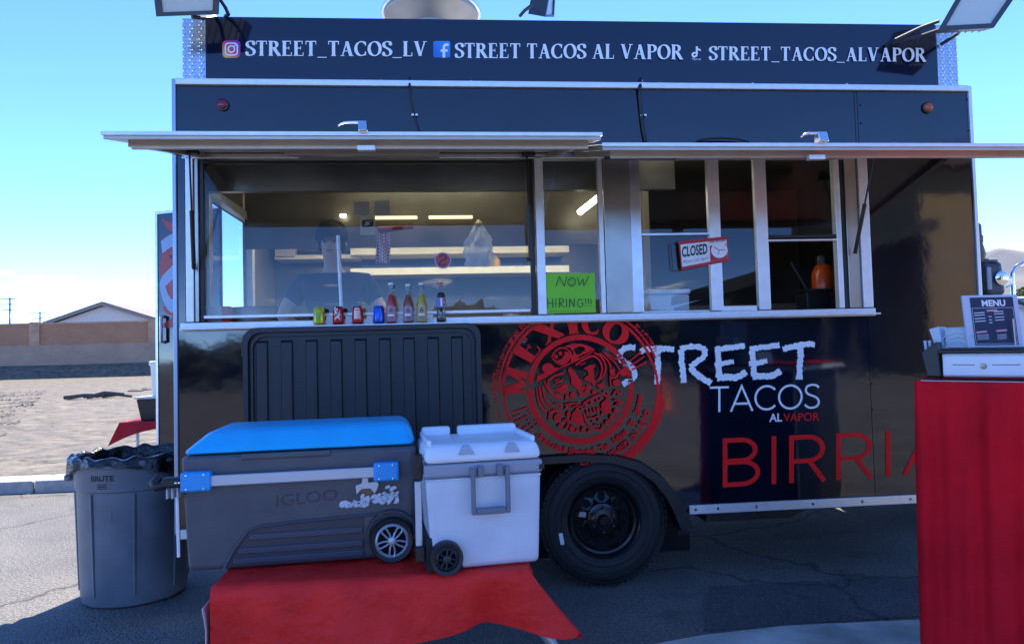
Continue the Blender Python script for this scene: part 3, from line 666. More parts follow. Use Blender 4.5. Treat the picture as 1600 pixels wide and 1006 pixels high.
# ---- top sign board
SY = .05
s0, s1 = H(322, 131, SY).x, H(1467, 137, SY).x
ztop0, ztop1 = H(322, 26, SY).z, H(1467, 39, SY).z
e0, e1 = H(285, 131, SY).x, H(1499, 137, SY).x
sb = MB().hexa([(s0, SY, ZT+.036), (s1, SY, ZT+.036), (s1, SY+.04, ZT+.036), (s0, SY+.04, ZT+.036), (s0, SY, ztop0), (s1, SY, ztop1), (s1, SY+.04, ztop1), (s0, SY+.04, ztop0)]).build('sign_board', SIGNP, tr, bevel=.004)
DIA = mat('tread_plate', (.60, .62, .64), .2, metal=.9, var=.06)
for (xa, xb, zt, yy) in ((e0, s0-.002, ztop0-.012, SY+.004), (s1+.002, e1, ztop1, SY+.004)):
    pl = MB().box(xa, xb, yy, yy+.03, ZT+.036, zt).build('tread_plate', DIA, tr, bevel=.002)
    bars = MB(); nz_ = 0
    zz = ZT+.05; row = 0
    while zz < zt-.012:
        xx = xa+.012+(.0 if row % 2 else .013)
        while xx < xb-.008:
            sgn = 1 if (row+int((xx-xa)/.026)) % 2 else -1
            a_ = R(38)*sgn; L_ = .0125
            bars.hexa([Vector((xx, yy+dy_, zz))+Vector((ca*L_*math.cos(a_)-w_*math.sin(a_), 0, ca*L_*math.sin(a_)+w_*math.cos(a_))) for dy_, sc_ in ((0, 1), (-.0022, .5)) for ca, w_ in ((-sc_, -.003*sc_), (sc_, -.003*sc_), (sc_, .003*sc_), (-sc_, .003*sc_))])
            xx += .026
        zz += .021; row += 1
    bars.build('raised_bars', DIA, pl, kind='stuff')
MB().box(e0, e1, SY+.05, SY+.10, ZT+.03, ZT+.32).build('sign_frame', STEEL, tr)
for px, py in ((510, 126.5), (595, 127), (736, 128), (864, 130), (1032, 131), (1176, 131.5), (1323, 132.5)):
    p = H(px, py, SY); MB().lathe([(.0085, .002), (.008, -.003), (.004, -.006)], p, 10, 'Y').build('rivet', ALUW, tr)

# sign lettering
D = Decal(on_plane(SY))
serif_text(D, 'STREET_TACOS_LV', lin(384, 87.6, 667, 88.6, 23.5)); D.build('lettering', VINYL_W, sb)
D = Decal(on_plane(SY))
serif_text(D, 'STREET TACOS AL VAPOR', lin(711, 90.8, 1067, 93.3, 23.2)); D.build('lettering', VINYL_W, sb)
D = Decal(on_plane(SY))
serif_text(D, 'STREET_TACOS_ALVAPOR', lin(1108, 94.4, 1447, 97, 21.6)); D.build('lettering', VINYL_W, sb)
def rrect(x0, y0, x1, y1, r, n=5):
    p = []
    for cx, cy_, a0 in ((x1-r, y1-r, 0), (x0+r, y1-r, 90), (x0+r, y0+r, 180), (x1-r, y0+r, 270)):
        p += [(cx+r*math.cos(R(a0+90*i/n)), cy_+r*math.sin(R(a0+90*i/n))) for i in range(n+1)]
    return p
D = Decal(on_plane(SY)); D.poly(rrect(347.5, 63.5, 375.5, 91, 6.5))
ic = D.build('camera_icon', gradient_icon('icon_gradient', [(0, (.85, .55, .12)), (.3, (.75, .25, .10)), (.55, (.62, .04, .22)), (.8, (.30, .04, .42)), (1, (.08, .06, .55))]), sb)
D = Decal(on_plane(SY-.0012))
D.stroke(rrect(352, 68, 371, 86.5, 5)[:-1], 2.2, closed=True); D.stroke(arcp(361.5, 77.2, 5, 5, 0, 348, 22), 2.2, closed=True); D.blob(367.3, 71.6, 1.4); D.build('glyph', VINYL_W, ic)
D = Decal(on_plane(SY)); D.poly(rrect(677, 64.5, 703.5, 90.5, 3.2)); ic = D.build('letter_icon', gradient_icon('blue_icon', [(0, (.02, .14, .5)), (1, (.05, .30, .75))]), sb)
D = Decal(on_plane(SY-.0012)); D.stroke(spl([(701, 71), (697, 70.2), (694, 72.5), (693.6, 77), (693.6, 90.5)], 4), 4.2); D.poly([(688.5, 77.5), (700, 77.5), (699.4, 81.3), (688.5, 81.3)]); D.build('glyph', VINYL_W, ic)
D = Decal(on_plane(SY))
D.stroke(spl([(1087, 83), (1083.5, 83.5), (1082, 86.5), (1084, 89.2), (1087.5, 88), (1088.6, 85), (1088.6, 73)], 4), 2.8)
D.stroke(spl([(1088.6, 73.5), (1090, 77), (1094.8, 79)], 4), 2.6)
font_text(D, 'TikTok', lin(1081, 94.2, 1095.6, 94.4, 2.6), .01)
ic = D.build('note_icon', VINYL_W, sb)
D = Decal(on_plane(SY+.0008)); D.stroke(spl([(1089.9, 84), (1089.9, 74), (1091, 78), (1095.6, 80)], 4), 1.8); D.build('glyph', VINYL_R, ic)

# ---- marker lamps, seams' screws
for px, py, c, nm in ((348.5, 164.5, (.22, .02, .05), 'red'), (1448.5, 169, (.45, .09, .03), 'orange')):
    p = H(px, py); w_ = MB().lathe([(.037, .0), (.036, -.012), (.029, -.014)], p, 28, 'Y').build('marker_lamp', BLACKP, tr, smooth=40, label=nm+' round marker lamp')
    MB().lathe([(.029, -.013), (.027, -.022), (.016, -.028), (.004, -.030)], p, 28, 'Y').build('lens', mat(nm+'_lens', c, .2, ior=1.5), w_, smooth=60)
for px, py in ((1344, 165), (1345, 193), (1511, 156), (1513, 205), (1521, 262), (1526, 388), (1529, 450), (1362, 600), (1363, 640), (1362, 560)):
    MB().lathe([(.006, 0), (.005, -.003), (.002, -.004)], H(px, py), 8, 'Y').build('screw', DARK, tr)

# ---- roof: exhaust vent cowl, cables
c = Vector((H(674, 20, .9).x, .9, ZT))
z1 = H(674, 0, .9).z+.02; zr = H(640, 22, .9).z; rad = (H(748, 22, .9).x-H(600, 22, .9).x)/2
vt = MB().lathe([(rad*.6, .03), (rad*.6, zr-ZT-.12), (rad*.98, zr-ZT-.03), (rad, zr-ZT), (rad*.93, zr-ZT+.05), (rad*.75, zr-ZT+.13), (rad*.45, zr-ZT+.18), (.02, zr-ZT+.20)], c, 48).build('exhaust_cowl', mat('cowl_metal', (.40, .38, .35), .4, metal=.4, var=.1), tr, smooth=40)
MB().tube([(c.x+(rad+.006)*math.cos(2*math.pi*i/48), c.y+(rad+.006)*math.sin(2*math.pi*i/48), zr+.004) for i in range(48)], .014, 6, closed=True).build('rim_band', ALU, vt, smooth=60)
CAB = mat('black_cable', (.01, .01, .011), .5)
def cable(pts, r=.007):
    return MB().tube(pts, r, 8).build('cable', CAB, tr, smooth=60)
cable([H(640, 122, SY-.006), H(640, 133, -.03), H(641, 150, -.012), H(645, 172, -.010), H(650, 190, -.010), H(655, 206, -.012)])
cb = cable([H(1001, 124, SY-.006), H(1000, 136, -.032), H(999, 150, -.014), H(1002, 180, -.012), H(1005, 205, -.012), H(1009, 222, -.014)], .011)
cable([H(1088, 221, -.02), H(1103, 217.5, -.035), H(1128, 216, -.04), H(1152, 217.5, -.035), H(1170, 222, -.02)], .007)
for px, py, Y in ((645, 180, -.01), (651, 180, -.01), (1002, 180.5, -.012), (1008, 180.5, -.012), (1002, 127, SY-.01), (1005, 131, SY-.01)):
    MB().lathe([(.009, 0), (.008, -.008), (.004, -.01)], H(px, py, Y), 10, 'Y').build('cable_clip', ALUW, tr)

# ---- flood lamps
def flood(pts, lens_in, thick, lab, bracket):
    """pts: front-face corners (tl, tr, br, bl) in space"""
    tl, tr_, br, bl = [Vector(p) for p in pts]; n_ = (tr_-tl).cross(bl-tl).normalized()
    if n_.y > 0: n_ = -n_
    back = -n_*thick
    m_ = MB(); ctr = (tl+tr_+br+bl)/4
    f = [tl, tr_, br, bl]; g = [ctr+(p-ctr)*.86+back for p in f]
    m_.add(f+g, [(4, 5, 6, 7)]+[(i, (i+1) % 4, 4+(i+1) % 4, 4+i) for i in range(4)])
    ins = [ctr+(p-ctr)*lens_in for p in f]; rec = [p-n_*.012 for p in ins]
    m_.add(f+ins, [(i, (i+1) % 4, 4+(i+1) % 4, 4+i) for i in range(4)]); m_.add(ins+rec, [(i, (i+1) % 4, 4+(i+1) % 4, 4+i) for i in range(4)])
    o = m_.build('flood_lamp', mat('lamp_housing', (.035, .045, .06), .4, var=.1), tr, label=lab)
    MB().add([p-n_*.010 for p in ins]+[p-n_*.014 for p in ins], [(0, 1, 2, 3), (7, 6, 5, 4)]+[(i, (i+1) % 4, 4+(i+1) % 4, 4+i) for i in range(4)]).build('lens', mat('frosted_lens', (.52, .58, .55), .25, var=.04, vscale=3), o)
    fm = MB()
    for k in range(7):
        a_, b_ = lerp3(g[0], g[1], (k+.5)/7), lerp3(g[3], g[2], (k+.5)/7); sd_ = (g[1]-g[0]).normalized()*.004
        fm.hexa([a_-sd_, a_+sd_, b_+sd_, b_-sd_, a_-sd_-n_*.02, a_+sd_-n_*.02, b_+sd_-n_*.02, b_-sd_-n_*.02])
    fm.build('cooling_fins', MATS['lamp_housing'], o)
    for br_ in bracket: MB().tube(br_, .011, 6).build('bracket', mat('lamp_bracket', (.03, .035, .045), .45), o)
    return o
def lerp3(a, b, t): return a+(b-a)*t
YF = -.22
flood([H(236, -42, YF-.05), H(345, -42, YF-.05), H(342, 23, YF+.02), H(244, 26.5, YF+.02)], .80, .07, 'pale square flood lamp on the sign above the tread plate',
      [[H(300, 27, YF+.04), H(322, 29, YF+.10), H(336, 27, .0), H(336, 27, .06)], [H(344, 0, YF+.02), H(352, 12, YF+.10), H(357, 23, .0), H(352, 26, .06)]])
flood([H(1510, -30, -.30), H(1604, -30, -.36), H(1553, 44, -.32), H(1465, 48.5, -.26)], .80, .09, 'tilted flood lamp held out on an arm at the right end of the sign',
      [[H(1384, 71, .04), H(1400, 62, -.04), H(1440, 43, -.14), H(1468, 33, -.22)], [H(1395, 66, .0), H(1440, 56, -.1), H(1476, 44, -.22)], [H(1470, 70, .04), H(1486, 60, -.02), H(1498, 52, -.1), H(1499, 48, -.2)]])
mm = flood([H(858, -8, .16), H(868, -8, .34), H(866, 27, .34), H(852, 27, .16)], .8, .10, 'flood lamp facing away on the roof edge behind the sign', [[H(812, 26, .12), H(820, 17, .12), H(832, 8, .14)]])

# ---- awnings
AWY = -1.05
UNDER = mat('awning_steel', (.52, .47, .42), .42, metal=.75, var=.10, vscale=5, bump=.04, bscale=14)
def awning(x0, x1, zf, lab, lip0, lip1):
    zh = ZW+.045; th = .028
    m_ = MB().hexa([(x0, -.03, zh-th), (x1, -.03, zh-th), (x1, AWY, zf-th), (x0, AWY, zf-th), (x0, -.03, zh), (x1, -.03, zh), (x1, AWY, zf), (x0, AWY, zf)])
    o = m_.build('awning', UNDER, tr, bevel=.003, label=lab)
    # front lip and top skin edge
    MB().box(x0-.004, x1+.004, AWY-.012, AWY, zf-.012, zf+.004).build('edge_strip', ALUW, o)
    y2 = AWY+.10; zz = zf+(zh-zf)*.115-th
    MB().box(lip0, lip1, y2-.02, y2, zz-.044, zz).build('front_lip', mat('lip_metal', (.60, .55, .49), .35, metal=.6, var=.08), o, bevel=.002)
    for xx in (x0+.06, x1-.09):
        MB().hexa([(xx, -.03, zh-th-.03), (xx+.03, -.03, zh-th-.03), (xx+.03, y2, zz-.03), (xx, y2, zz-.03), (xx, -.03, zh-th), (xx+.03, -.03, zh-th), (xx+.03, y2, zz), (xx, y2, zz)]).build('side_rail', UNDER, o)
    k = MB().tube([(x0+.05, -.02, zh-.012), (x1-.05, -.02, zh-.012)], .013, 8).build('hinge', STEEL, o)
    return o, zf, zh
awl, zfl, zhl = awning(.085, 2.248, H(500, 208.5, AWY).z, 'left silver awning propped open over the big window', .165, 2.205)
awr, zfr, zhr = awning(2.254, 4.80, H(1260, 226, AWY).z, 'right silver awning propped open over the sliding windows', 2.31, 4.79)
# recessed light box under each awning
def panel_under(o, px0, px1, y0, y1, name, m_, x_in=.0):
    za = lambda y, zf, zh: zf+(zh-zf)*((y-AWY)/(-.03-AWY))-.028
    zf, zh = (zfl, zhl) if o is awl else (zfr, zhr)
    a_, b_ = px0, px1
    MB().hexa([(a_, y0, za(y0, zf, zh)-.045), (b_, y0, za(y0, zf, zh)-.045), (b_, y1, za(y1, zf, zh)-.045), (a_, y1, za(y1, zf, zh)-.045), (a_, y0, za(y0, zf, zh)), (b_, y0, za(y0, zf, zh)), (b_, y1, za(y1, zf, zh)), (a_, y1, za(y1, zf, zh))]).build(name, m_, o, bevel=.004)
LBOX = mat('light_box_metal', (.34, .31, .29), .45, metal=.3)
xa, xb = H(452, 230, -.5).x, H(686, 230, -.5).x
panel_under(awl, xa, xb, -.62, -.42, 'light_box', LBOX); panel_under(awl, xa, xb, -.40, -.20, 'light_box', LBOX)
xa, xb = H(1052, 245, -.3).x, H(1305, 245, -.3).x
panel_under(awr, xa, xb, -.40, -.16, 'light_box', LBOX)
panel_under(awr, H(950, 245, -.3).x, H(1045, 245, -.3).x, -.42, -.2, 'vent_grille', mat('grille_dark', (.05, .05, .055), .5))
# latch handles on the front edges
def latch(px0, px1, pyt, pyb, o):
    Y = AWY-.012
    xr0, xr1 = H(px1-14, pyb, Y).x, H(px1, pyb, Y).x; zb_, zt_ = H(px1, pyb, Y).z, H(px1, pyt, Y).z
    l = MB().taper((xr0, xr1, Y-.03, Y+.03), (xr0-.004, xr1-.004, Y-.02, Y+.02), zb_, zt_).build('latch_handle', CHROME, o, bevel=.005)
    pts = [H(px, py, Y) for px, py in ((px1-6, pyt+1.5), (px1-16, pyt+.6), (px1-28, pyt+.6), (px0+10, pyt+1.2), (px0+4, pyt+3), (px0, pyt+6.5))]
    MB().tube(pts, .0065, 8, .004).build('lever', CHROME, l, smooth=60)
    p = Vector(((xr0+xr1)/2, Y+.06, zb_-.05)); MB().box(p.x-.035, p.x+.045, p.y-.01, p.y+.02, p.z-.012, p.z+.012).build('catch', ALUW, l, bevel=.003)
latch(528, 575, 190.5, 208, awl); latch(1252, 1291, 207.5, 224, awr)
# gas struts
def strut(a_, b_):
    a_, b_ = Vector(a_), Vector(b_); m_ = a_+(b_-a_)*.52
    s_ = MB().tube([a_, m_], .012, 10).build('gas_strut', BLACKP, tr, smooth=50)
    MB().tube([m_, b_], .0055, 8).build('rod', STEEL if False else mat('rod_black', (.03, .03, .035), .3, metal=.6), s_)
    MB().box(b_.x-.03, b_.x+.05, b_.y-.02, b_.y+.02, b_.z-.004, b_.z+.018).build('end_bracket', BLACKP, s_, bevel=.004)
zs_ = lambda y, zf, zh: zf+(zh-zf)*((y-AWY)/(-.03-AWY))-.03
def strut_at(pa, pb, yb, zf, zh):
    a_ = H(*pa, -.03); b_ = H(*pb, yb); b_.z = zs_(yb, zf, zh)-.02
    strut(a_, b_)
strut_at((1336, 396), (1366, 246), -.26, zfr, zhr)
strut_at((829, 404), (823, 250), -.10, zfl, zhl)
strut_at((303, 420), (296, 250), -.30, zfl, zhl)
MB().tube([H(209, 225, -.8), H(245, 234, -.5), H(288, 245, -.04)], .003, 5).build('stay_cord', CAB, tr)

# ---- serving window frames and glass
def vpost(pxa, pxb, y0, y1, name='window_post', m_=ALUW, py=380, z0=ZS+.035, z1=ZW):
    xa, xb = H(pxa, py).x, H(pxb, py).x
    return MB().box(xa, xb, y0, y1, z0, z1).build(name, m_, tr, bevel=.003)
MB().box(XA-.012, XB+.012, -.012, .06, ZW-.012, ZW+.018).build('window_head', ALU, tr, bevel=.003)
sill = MB().box(XA-.02, XB+.012, -.03, .09, ZS-.018, ZS+.030).build('window_sill', ALUW, tr, bevel=.004)
MB().box(XA, XB, -.10, -.03, ZS-.012, ZS-.002).build('ledge', ALUW, tr, bevel=.002)
vpost(291, 303, -.012, .05); vpost(304, 310, .0, .05, 'window_track', STEEL); vpost(311, 318, .012, .06, 'window_track', mat('dark_track', (.03, .03, .03), .4, metal=.5))
vpost(838, 851, -.012, .06); vpost(829, 836, .004, .05, 'window_track', MATS['dark_track'])
vpost(937, 944, -.004, .05, 'window_track', ALUW)
vpost(945, 986, -.008, .03, 'mullion_panel', STEEL); vpost(986.5, 1003, .0, .05, 'window_post', ALU)
vpost(1109, 1127, .0, .04); vpost(1183, 1201, .0, .04)
vpost(1308, 1316, .0, .05, 'window_track', ALUW); vpost(1316.5, 1324, .012, .06, 'window_track', MATS['dark_track']); vpost(1324.5, 1343, .004, .05, 'window_track', STEEL); vpost(1344, 1359, -.012, .05)
def hrail(pxa, pxb, pya, pyb, y0, y1, m_=ALUW, name='window_rail'):
    a_, b_ = H(pxa, pyb), H(pxb, pya); MB().box(a_.x, b_.x, y0, y1, a_.z, b_.z).build(name, m_, tr, bevel=.002)
hrail(1003, 1109, 363, 368, .005, .035, ALU); hrail(1201, 1308, 366, 372, .005, .035, MATS['dark_track']); hrail(1201, 1308, 373, 377, .0, .035, ALUW)
hrail(1003, 1109, 484, 489, .005, .035, ALUW); hrail(1127, 1183, 477, 487, .005, .035, ALUW); hrail(318, 829, 487, 493, .006, .04, ALUW)
hrail(318, 829, 250, 255, .006, .04, MATS['dark_track'])
def pane(pxa, pya, pxb, pyb, y=.02):
    a_, b_ = H(pxa, pyb), H(pxb, pya); MB().box(a_.x, b_.x, y, y+.005, a_.z, b_.z).build('window_pane', GLASS, tr)
pane(317, 250, 830, 494, .02); pane(850, 250, 938, 494, .02); pane(1002, 250, 1110, 364, .02); pane(1002, 367, 1110, 486, .024); pane(1126, 250, 1184, 480, .02); pane(1200, 250, 1309, 367, .02)
# round red sticker on the large pane
c_ = H(692, 407, .018); rs = MB().lathe([(.050, 0), (.050, -.002)], c_, 28, 'Y').build('round_sticker', mat('sticker_rim', (.35, .38, .55), .3), tr)
MB().lathe([(.043, -.0025), (.043, -.003)], c_, 28, 'Y').build('disc', mat('sticker_red', (.5, .03, .03), .3), rs)
D = Decal(on_plane(c_.y-.0045)); D.stroke(spl([(686, 401), (693, 398), (697, 404), (689, 408), (687, 414), (697, 413)], 4), 2.2); D.build('glyph', mat('sticker_dark', (.08, .01, .02), .4), rs)

# ---- hinged end door standing open
hg = Vector((-.02, .86, 0)); fe = H(247.5, 520, 1.06); u_ = Vector((fe.x-hg.x, 1.06-hg.y, 0)); wd = u_.length+.0; u_.normalize(); nn = Vector((-u_.y, u_.x, 0))
if nn.y > 0: nn = -nn
zdt = H(247.5, 335, 1.06).z; zdb = .5
dmtx = Matrix(((u_.x, -nn.x, 0, hg.x), (u_.y, -nn.y, 0, hg.y), (0, 0, 1, 0), (0, 0, 0, 1)))
dr = MB().box(0, wd, 0, .03, zdb, zdt, dmtx).build('end_door', PAINT, tr)
df = MB()
for b_ in ((0, wd, zdt, zdt+.02), (0, wd, zdb-.02, zdb)): df.box(b_[0], b_[1], -.006, .036, b_[2], b_[3], dmtx)
df.box(wd, wd+.02, -.006, .036, zdb-.02, zdt+.02, dmtx); df.build('door_frame', ALU, dr)
px_ = lambda t, z, k=0: hg+u_*(t*wd)+Vector((0, 0, z))+nn*(.002+.0002*k)
hz = H(250, 515, 1.06).z
hm = MB(); hm.tube([px_(.90, hz+.09)+nn*.004, px_(.90, hz+.09)+nn*.03, px_(.90, hz-.09)+nn*.03, px_(.90, hz-.09)+nn*.004], .012, 8); hm.build('door_handle', ALUW, dr, smooth=50)
D = Decal(lambda x, y, k: px_(x, y, k))
for i in range(9):
    z_ = zdt-.06-i*.085; D.stroke(spl([(.45, z_), (.6, z_+.03*math.sin(i)), (.78, z_-.04), (.92, z_-.02+.04*math.cos(i*2))], 5), lambda t, th: .05*(.4+math.sin(math.pi*t)))
D.poly([(.48, hz+.22), (.9, hz+.62), (.97, hz+.42), (.75, hz+.05)]); D.build('red_swirl_print', mat('door_red', (.40, .03, .03), .3), dr)
D = Decal(lambda x, y, k: px_(x, y, k+12))
cz = zdt-.42; D.stroke(spl([(.93, cz+.18), (.72, cz+.22), (.58, cz+.10), (.74, cz+.0), (.92, cz-.09), (.78, cz-.24), (.58, cz-.17)], 5), .09); D.build('letter_print', mat('door_blue', (.30, .42, .62), .3), dr)

# ---- right-hand side mirror, cab bonnet and chrome grab loop
mr = H(1546, 432, .55)
mo = MB(); mo.taper((mr.x-.085, mr.x+.075, mr.y-.07, mr.y+.07), (mr.x-.09, mr.x+.065, mr.y-.06, mr.y+.06), mr.z-.14, mr.z+.105)
m0 = mo.build('side_mirror', mat('mirror_housing', (.045, .06, .085), .35, var=.3, vscale=14), tr, bevel=.035, seg=3)
MB().box(mr.x-.083, mr.x-.05, mr.y-.082, mr.y-.071, mr.z-.10, mr.z+.06).build('mirror_trim', mat('mirror_pale', (.30, .38, .48), .3), m0, bevel=.004)
MB().lathe([(.062, .10), (.066, .115), (.05, .125)], mr+Vector((-.01, 0, 0)), 18).build('mirror_cap', mat('mirror_grey', (.18, .20, .22), .4), m0, smooth=40)
MB().lathe([(.05, -.074), (.05, -.080), (.044, -.083)], mr+Vector((.03, 0, -.02)), 18, 'Y').build('mirror_glass', CHROME, m0, smooth=40)
MB().lathe([(.035, .10), (.05, .16), (.03, .24), (.036, .25), (.036, .29), (.028, .30), (.028, .37), (.012, .39)], mr+Vector((-.075, 0, 0)), 14).build('mirror_mount', mat('amber_cap', (.22, .12, .05), .35), m0, smooth=40)
MB().tube([mr+Vector((-.20, .0, -.11)), mr+Vector((-.02, -.02, -.17)), mr+Vector((.07, -.02, -.15)), mr+Vector((.45, .1, -.23))], .016, 8).build('mirror_arm', BLACKP, m0, smooth=50)
MB().tube([mr+Vector((.10, -.02, -.02)), mr+Vector((.15, -.02, -.01)), mr+Vector((.16, -.02, -.06)), mr+Vector((.11, -.02, -.08))], .007, 6).build('adjuster', CHROME, m0)
bz = H(1560, 466, .9).z
MB().taper((TW+.01, TW+2.0, .62, 2.0), (TW+.01, TW+1.6, .70, 1.9), .7, bz).build('bonnet', mat('white_cab_paint', (.78, .80, .82), .2, coat=.5), tr, bevel=.03, seg=3)
MB().box(TW+.01, TW+1.62, .66, .68, bz-.035, bz-.02).build('bonnet_seam', mat('seam_blue', (.10, .22, .30), .4), tr)
gx = H(1582, 440, .9)
MB().tube([Vector((gx.x, .9, bz-.05)), Vector((gx.x, .9, gx.z+.06)), Vector((gx.x+.03, .9, gx.z+.11)), Vector((gx.x+.09, .9, gx.z+.14)), Vector((gx.x+.24, .9, gx.z+.14)), Vector((gx.x+.3, .9, gx.z+.08)), Vector((gx.x+.3, .9, bz-.05))], .016, 10).build('chrome_loop', CHROME, tr, smooth=60)
# ================================================================== SIDE PRINT
D = Decal(on_plane(0.0))
# brush-lettered word
def brush(pts, w): D.stroke(resample(spl(pts, 6), 1.3), w, rough=1.15)
q = lambda x, y: (955+x/4.776, 520+y/4.776)
for pts, w in (
  ([(180, 112), (140, 108), (95, 120), (60, 160), (80, 205), (135, 240), (172, 285), (165, 335), (120, 365), (85, 385)], 9.2),
  ([(215, 138), (300, 118), (400, 118), (470, 122)], 8.6), ([(345, 125), (350, 220), (345, 300), (344, 382)], 9.2),
  ([(522, 125), (525, 210), (535, 300), (540, 372)], 9.0), ([(515, 120), (570, 105), (640, 105), (695, 125), (690, 175), (640, 215), (590, 255)], 8.8), ([(588, 255), (640, 310), (700, 350), (745, 378)], 10),
  ([(775, 125), (850, 115), (930, 105), (998, 95)], 8.5), ([(795, 130), (800, 200), (805, 270), (800, 335)], 9), ([(772, 240), (830, 230), (880, 218), (915, 214)], 7.5), ([(790, 335), (860, 330), (940, 330), (1008, 290)], 10),
  ([(1035, 125), (1110, 110), (1190, 100), (1256, 88)], 8.5), ([(1050, 130), (1058, 200), (1065, 265), (1065, 325)], 9), ([(1028, 232), (1090, 225), (1135, 215), (1165, 208)], 7.5), ([(1055, 327), (1120, 322), (1200, 320), (1265, 282)], 10),
  ([(1280, 122), (1370, 100), (1450, 85), (1520, 88)], 9), ([(1408, 100), (1412, 180), (1405, 270), (1402, 348)], 9.2)):
    brush([q(*p) for p in pts], w)
D.build('brush_lettering', VINYL_W, tr)
D = Decal(on_plane(0.0)); sans_text(D, 'TACOS', lin(1109, 644, 1281, 638, 40, 39), .085, .06); D.build('lettering', VINYL_W, tr)
D = Decal(on_plane(0.0)); font_text(D, 'AL', lin(1202, 658.5, 1222, 658, 12.5), .022); D.build('lettering', VINYL_W, tr)
D = Decal(on_plane(0.0)); font_text(D, 'VAPOR', lin(1224, 658, 1280, 656.5, 12.5), .006); D.build('lettering', VINYL_R, tr)
D = Decal(on_plane(0.0)); sans_text(D, 'BIRRIA', lin(1129, 761.5, 1484, 738, 77, 69), .095, .19); D.build('lettering', VINYL_R, tr)

# round stamp: rings, arched words, carved face
EX, EY = 906.5, 608.0
pol = lambda r, a: (EX+r*math.cos(R(a)), EY-r*1.02*math.sin(R(a)))
def ring(D, r, w, a0, a1, rough=.3, n=None):
    n = n or int(abs(a1-a0)*r/57/1.6)+3
    D.stroke([pol(r, a0+(a1-a0)*i/n) for i in range(n+1)], w, rough=rough)
SILLY = 501.5
D = Decal(on_plane(0.0))
ring(D, 79.5, 8.2, 0, 174, .5); ring(D, 79.0, 8.6, 179, 358, .5)
ring(D, 119.5, 4.2, 120, 205, .5); ring(D, 119.5, 4.2, 18, 62, .5); ring(D, 126, 3.4, 122, 183, .6); ring(D, 126.5, 3.4, 22, 58, .6)
ring(D, 125, 11, 297, 357, .9); ring(D, 131, 6, 300, 352, 1.6); ring(D, 121, 4, -2, 18, .6); ring(D, 128.5, 2.2, -6, 10, .5)
for k in range(16): # scalloped lower edge of inner ring
    a_ = 235+k*5.5; D.blob(*pol(83.5, a_), 2.2, 1.6, 7)
# small rough lettering round the outside
rnd = random.Random(4)
def rim_letters(a0, a1, r, dens=1.0):
    a_ = a0
    while a_ < a1:
        if rnd.random() < .9*dens:
            h_ = rnd.uniform(2.2, 4.6)
            for j in range(rnd.choice((1, 2, 2, 3))):
                b_ = a_+rnd.uniform(0, 1.8); D.stroke([pol(r-h_*rnd.random(), b_), pol(r+h_*rnd.random()+1, b_+rnd.uniform(-.7, .7))], rnd.uniform(.8, 1.7), rough=.2)
            if rnd.random() < .5: D.stroke([pol(r+2, a_), pol(r+2.2, a_+1.7)], 1.2)
        a_ += 2.1
font_sets = [('MUNDO', 171, 184), ('NADA', 155, 166), ('UNIDO', 141, 152)]
def arc_font(D, text, r, h, a0, a1, outward=True, bold=.03):
    # outward: letters' tops point away from the centre, reading clockwise from a1 to a0
    if outward: f = lambda u, v: pol(r+v*h, a1+(a0-a1)*u)
    else: f = lambda u, v: pol(r-v*h, a0+(a1-a0)*u)
    vs_, fs = font_tris(text, bold); D.tris(vs_, fs, f)
arc_font(D, 'UNIDOS', 130.5, 8, 169, 184); rim_letters(185, 206, 131, .6); rim_letters(146, 168, 131.5); rim_letters(122, 146, 131.5); rim_letters(22, 50, 132, .9)
D.blob(*pol(129, 141), 3.4, 3.2, 9); D.blob(*pol(129.5, 146), 3.2, 4.0, 9)
arc_font(D, 'Patria!', 99.5, 8.4, 228, 256, False, .07); arc_font(D, '!Patria!', 100, 8.6, 259, 284, False, .07); arc_font(D, 'Tus', 100, 8.4, 288, 298, False, .07)
arc_font(D, 'hijos', 99, 8.4, 303, 319, False, .07); arc_font(D, 'te', 98, 8.2, 324, 331, False, .07); arc_font(D, 'juran', 97.5, 8.0, 336, 355, False, .07)
D.stroke([pol(99.5, 225.8), pol(93, 226.4)], 1.8); D.blob(*pol(90.6, 226.5), 1.1)
arc_font(D, 'ESTABLISHED', 115.5, 10, 270, 314, False, .035); arc_font(D, 'IN', 115.5, 10, 317, 324, False, .035); arc_font(D, '1810', 115, 9.6, 327, 343, False, .035)
# arched capitals, clipped by the sill
def arc_serif(ch, r, h, ac, wdeg):
    f = lambda u, v: (lambda p: (p[0], max(SILLY, p[1])))(pol(r+v*h, ac+wdeg/2-wdeg*u))
    serif_text(D, ch, f, .27, .12)
for ch, ac, wd_ in (('M', 174, 23), ('E', 143.5, 19), ('X', 118, 23), ('I', 96.5, 12), ('C', 79.5, 17), ('O', 57.5, 21)):
    arc_serif(ch, 86, 33, ac, wd_)
# ledger lines at lower left and upper right
for j in range(5):
    for k in range(4):
        if rnd.random() < .85:
            a_ = 202+j*4.1; r0 = 84+k*8+rnd.uniform(-1, 1); D.stroke([pol(r0, a_), pol(r0+rnd.uniform(3.5, 7.5), a_)], 2.3, rough=.3)
D.stroke([pol(85, 198.5), pol(113, 198.5)], 2.2, rough=.4)
for j in range(3): D.stroke([pol(86, 20+j*4.5), pol(112, 22+j*4.5)], 2.4, rough=.4)
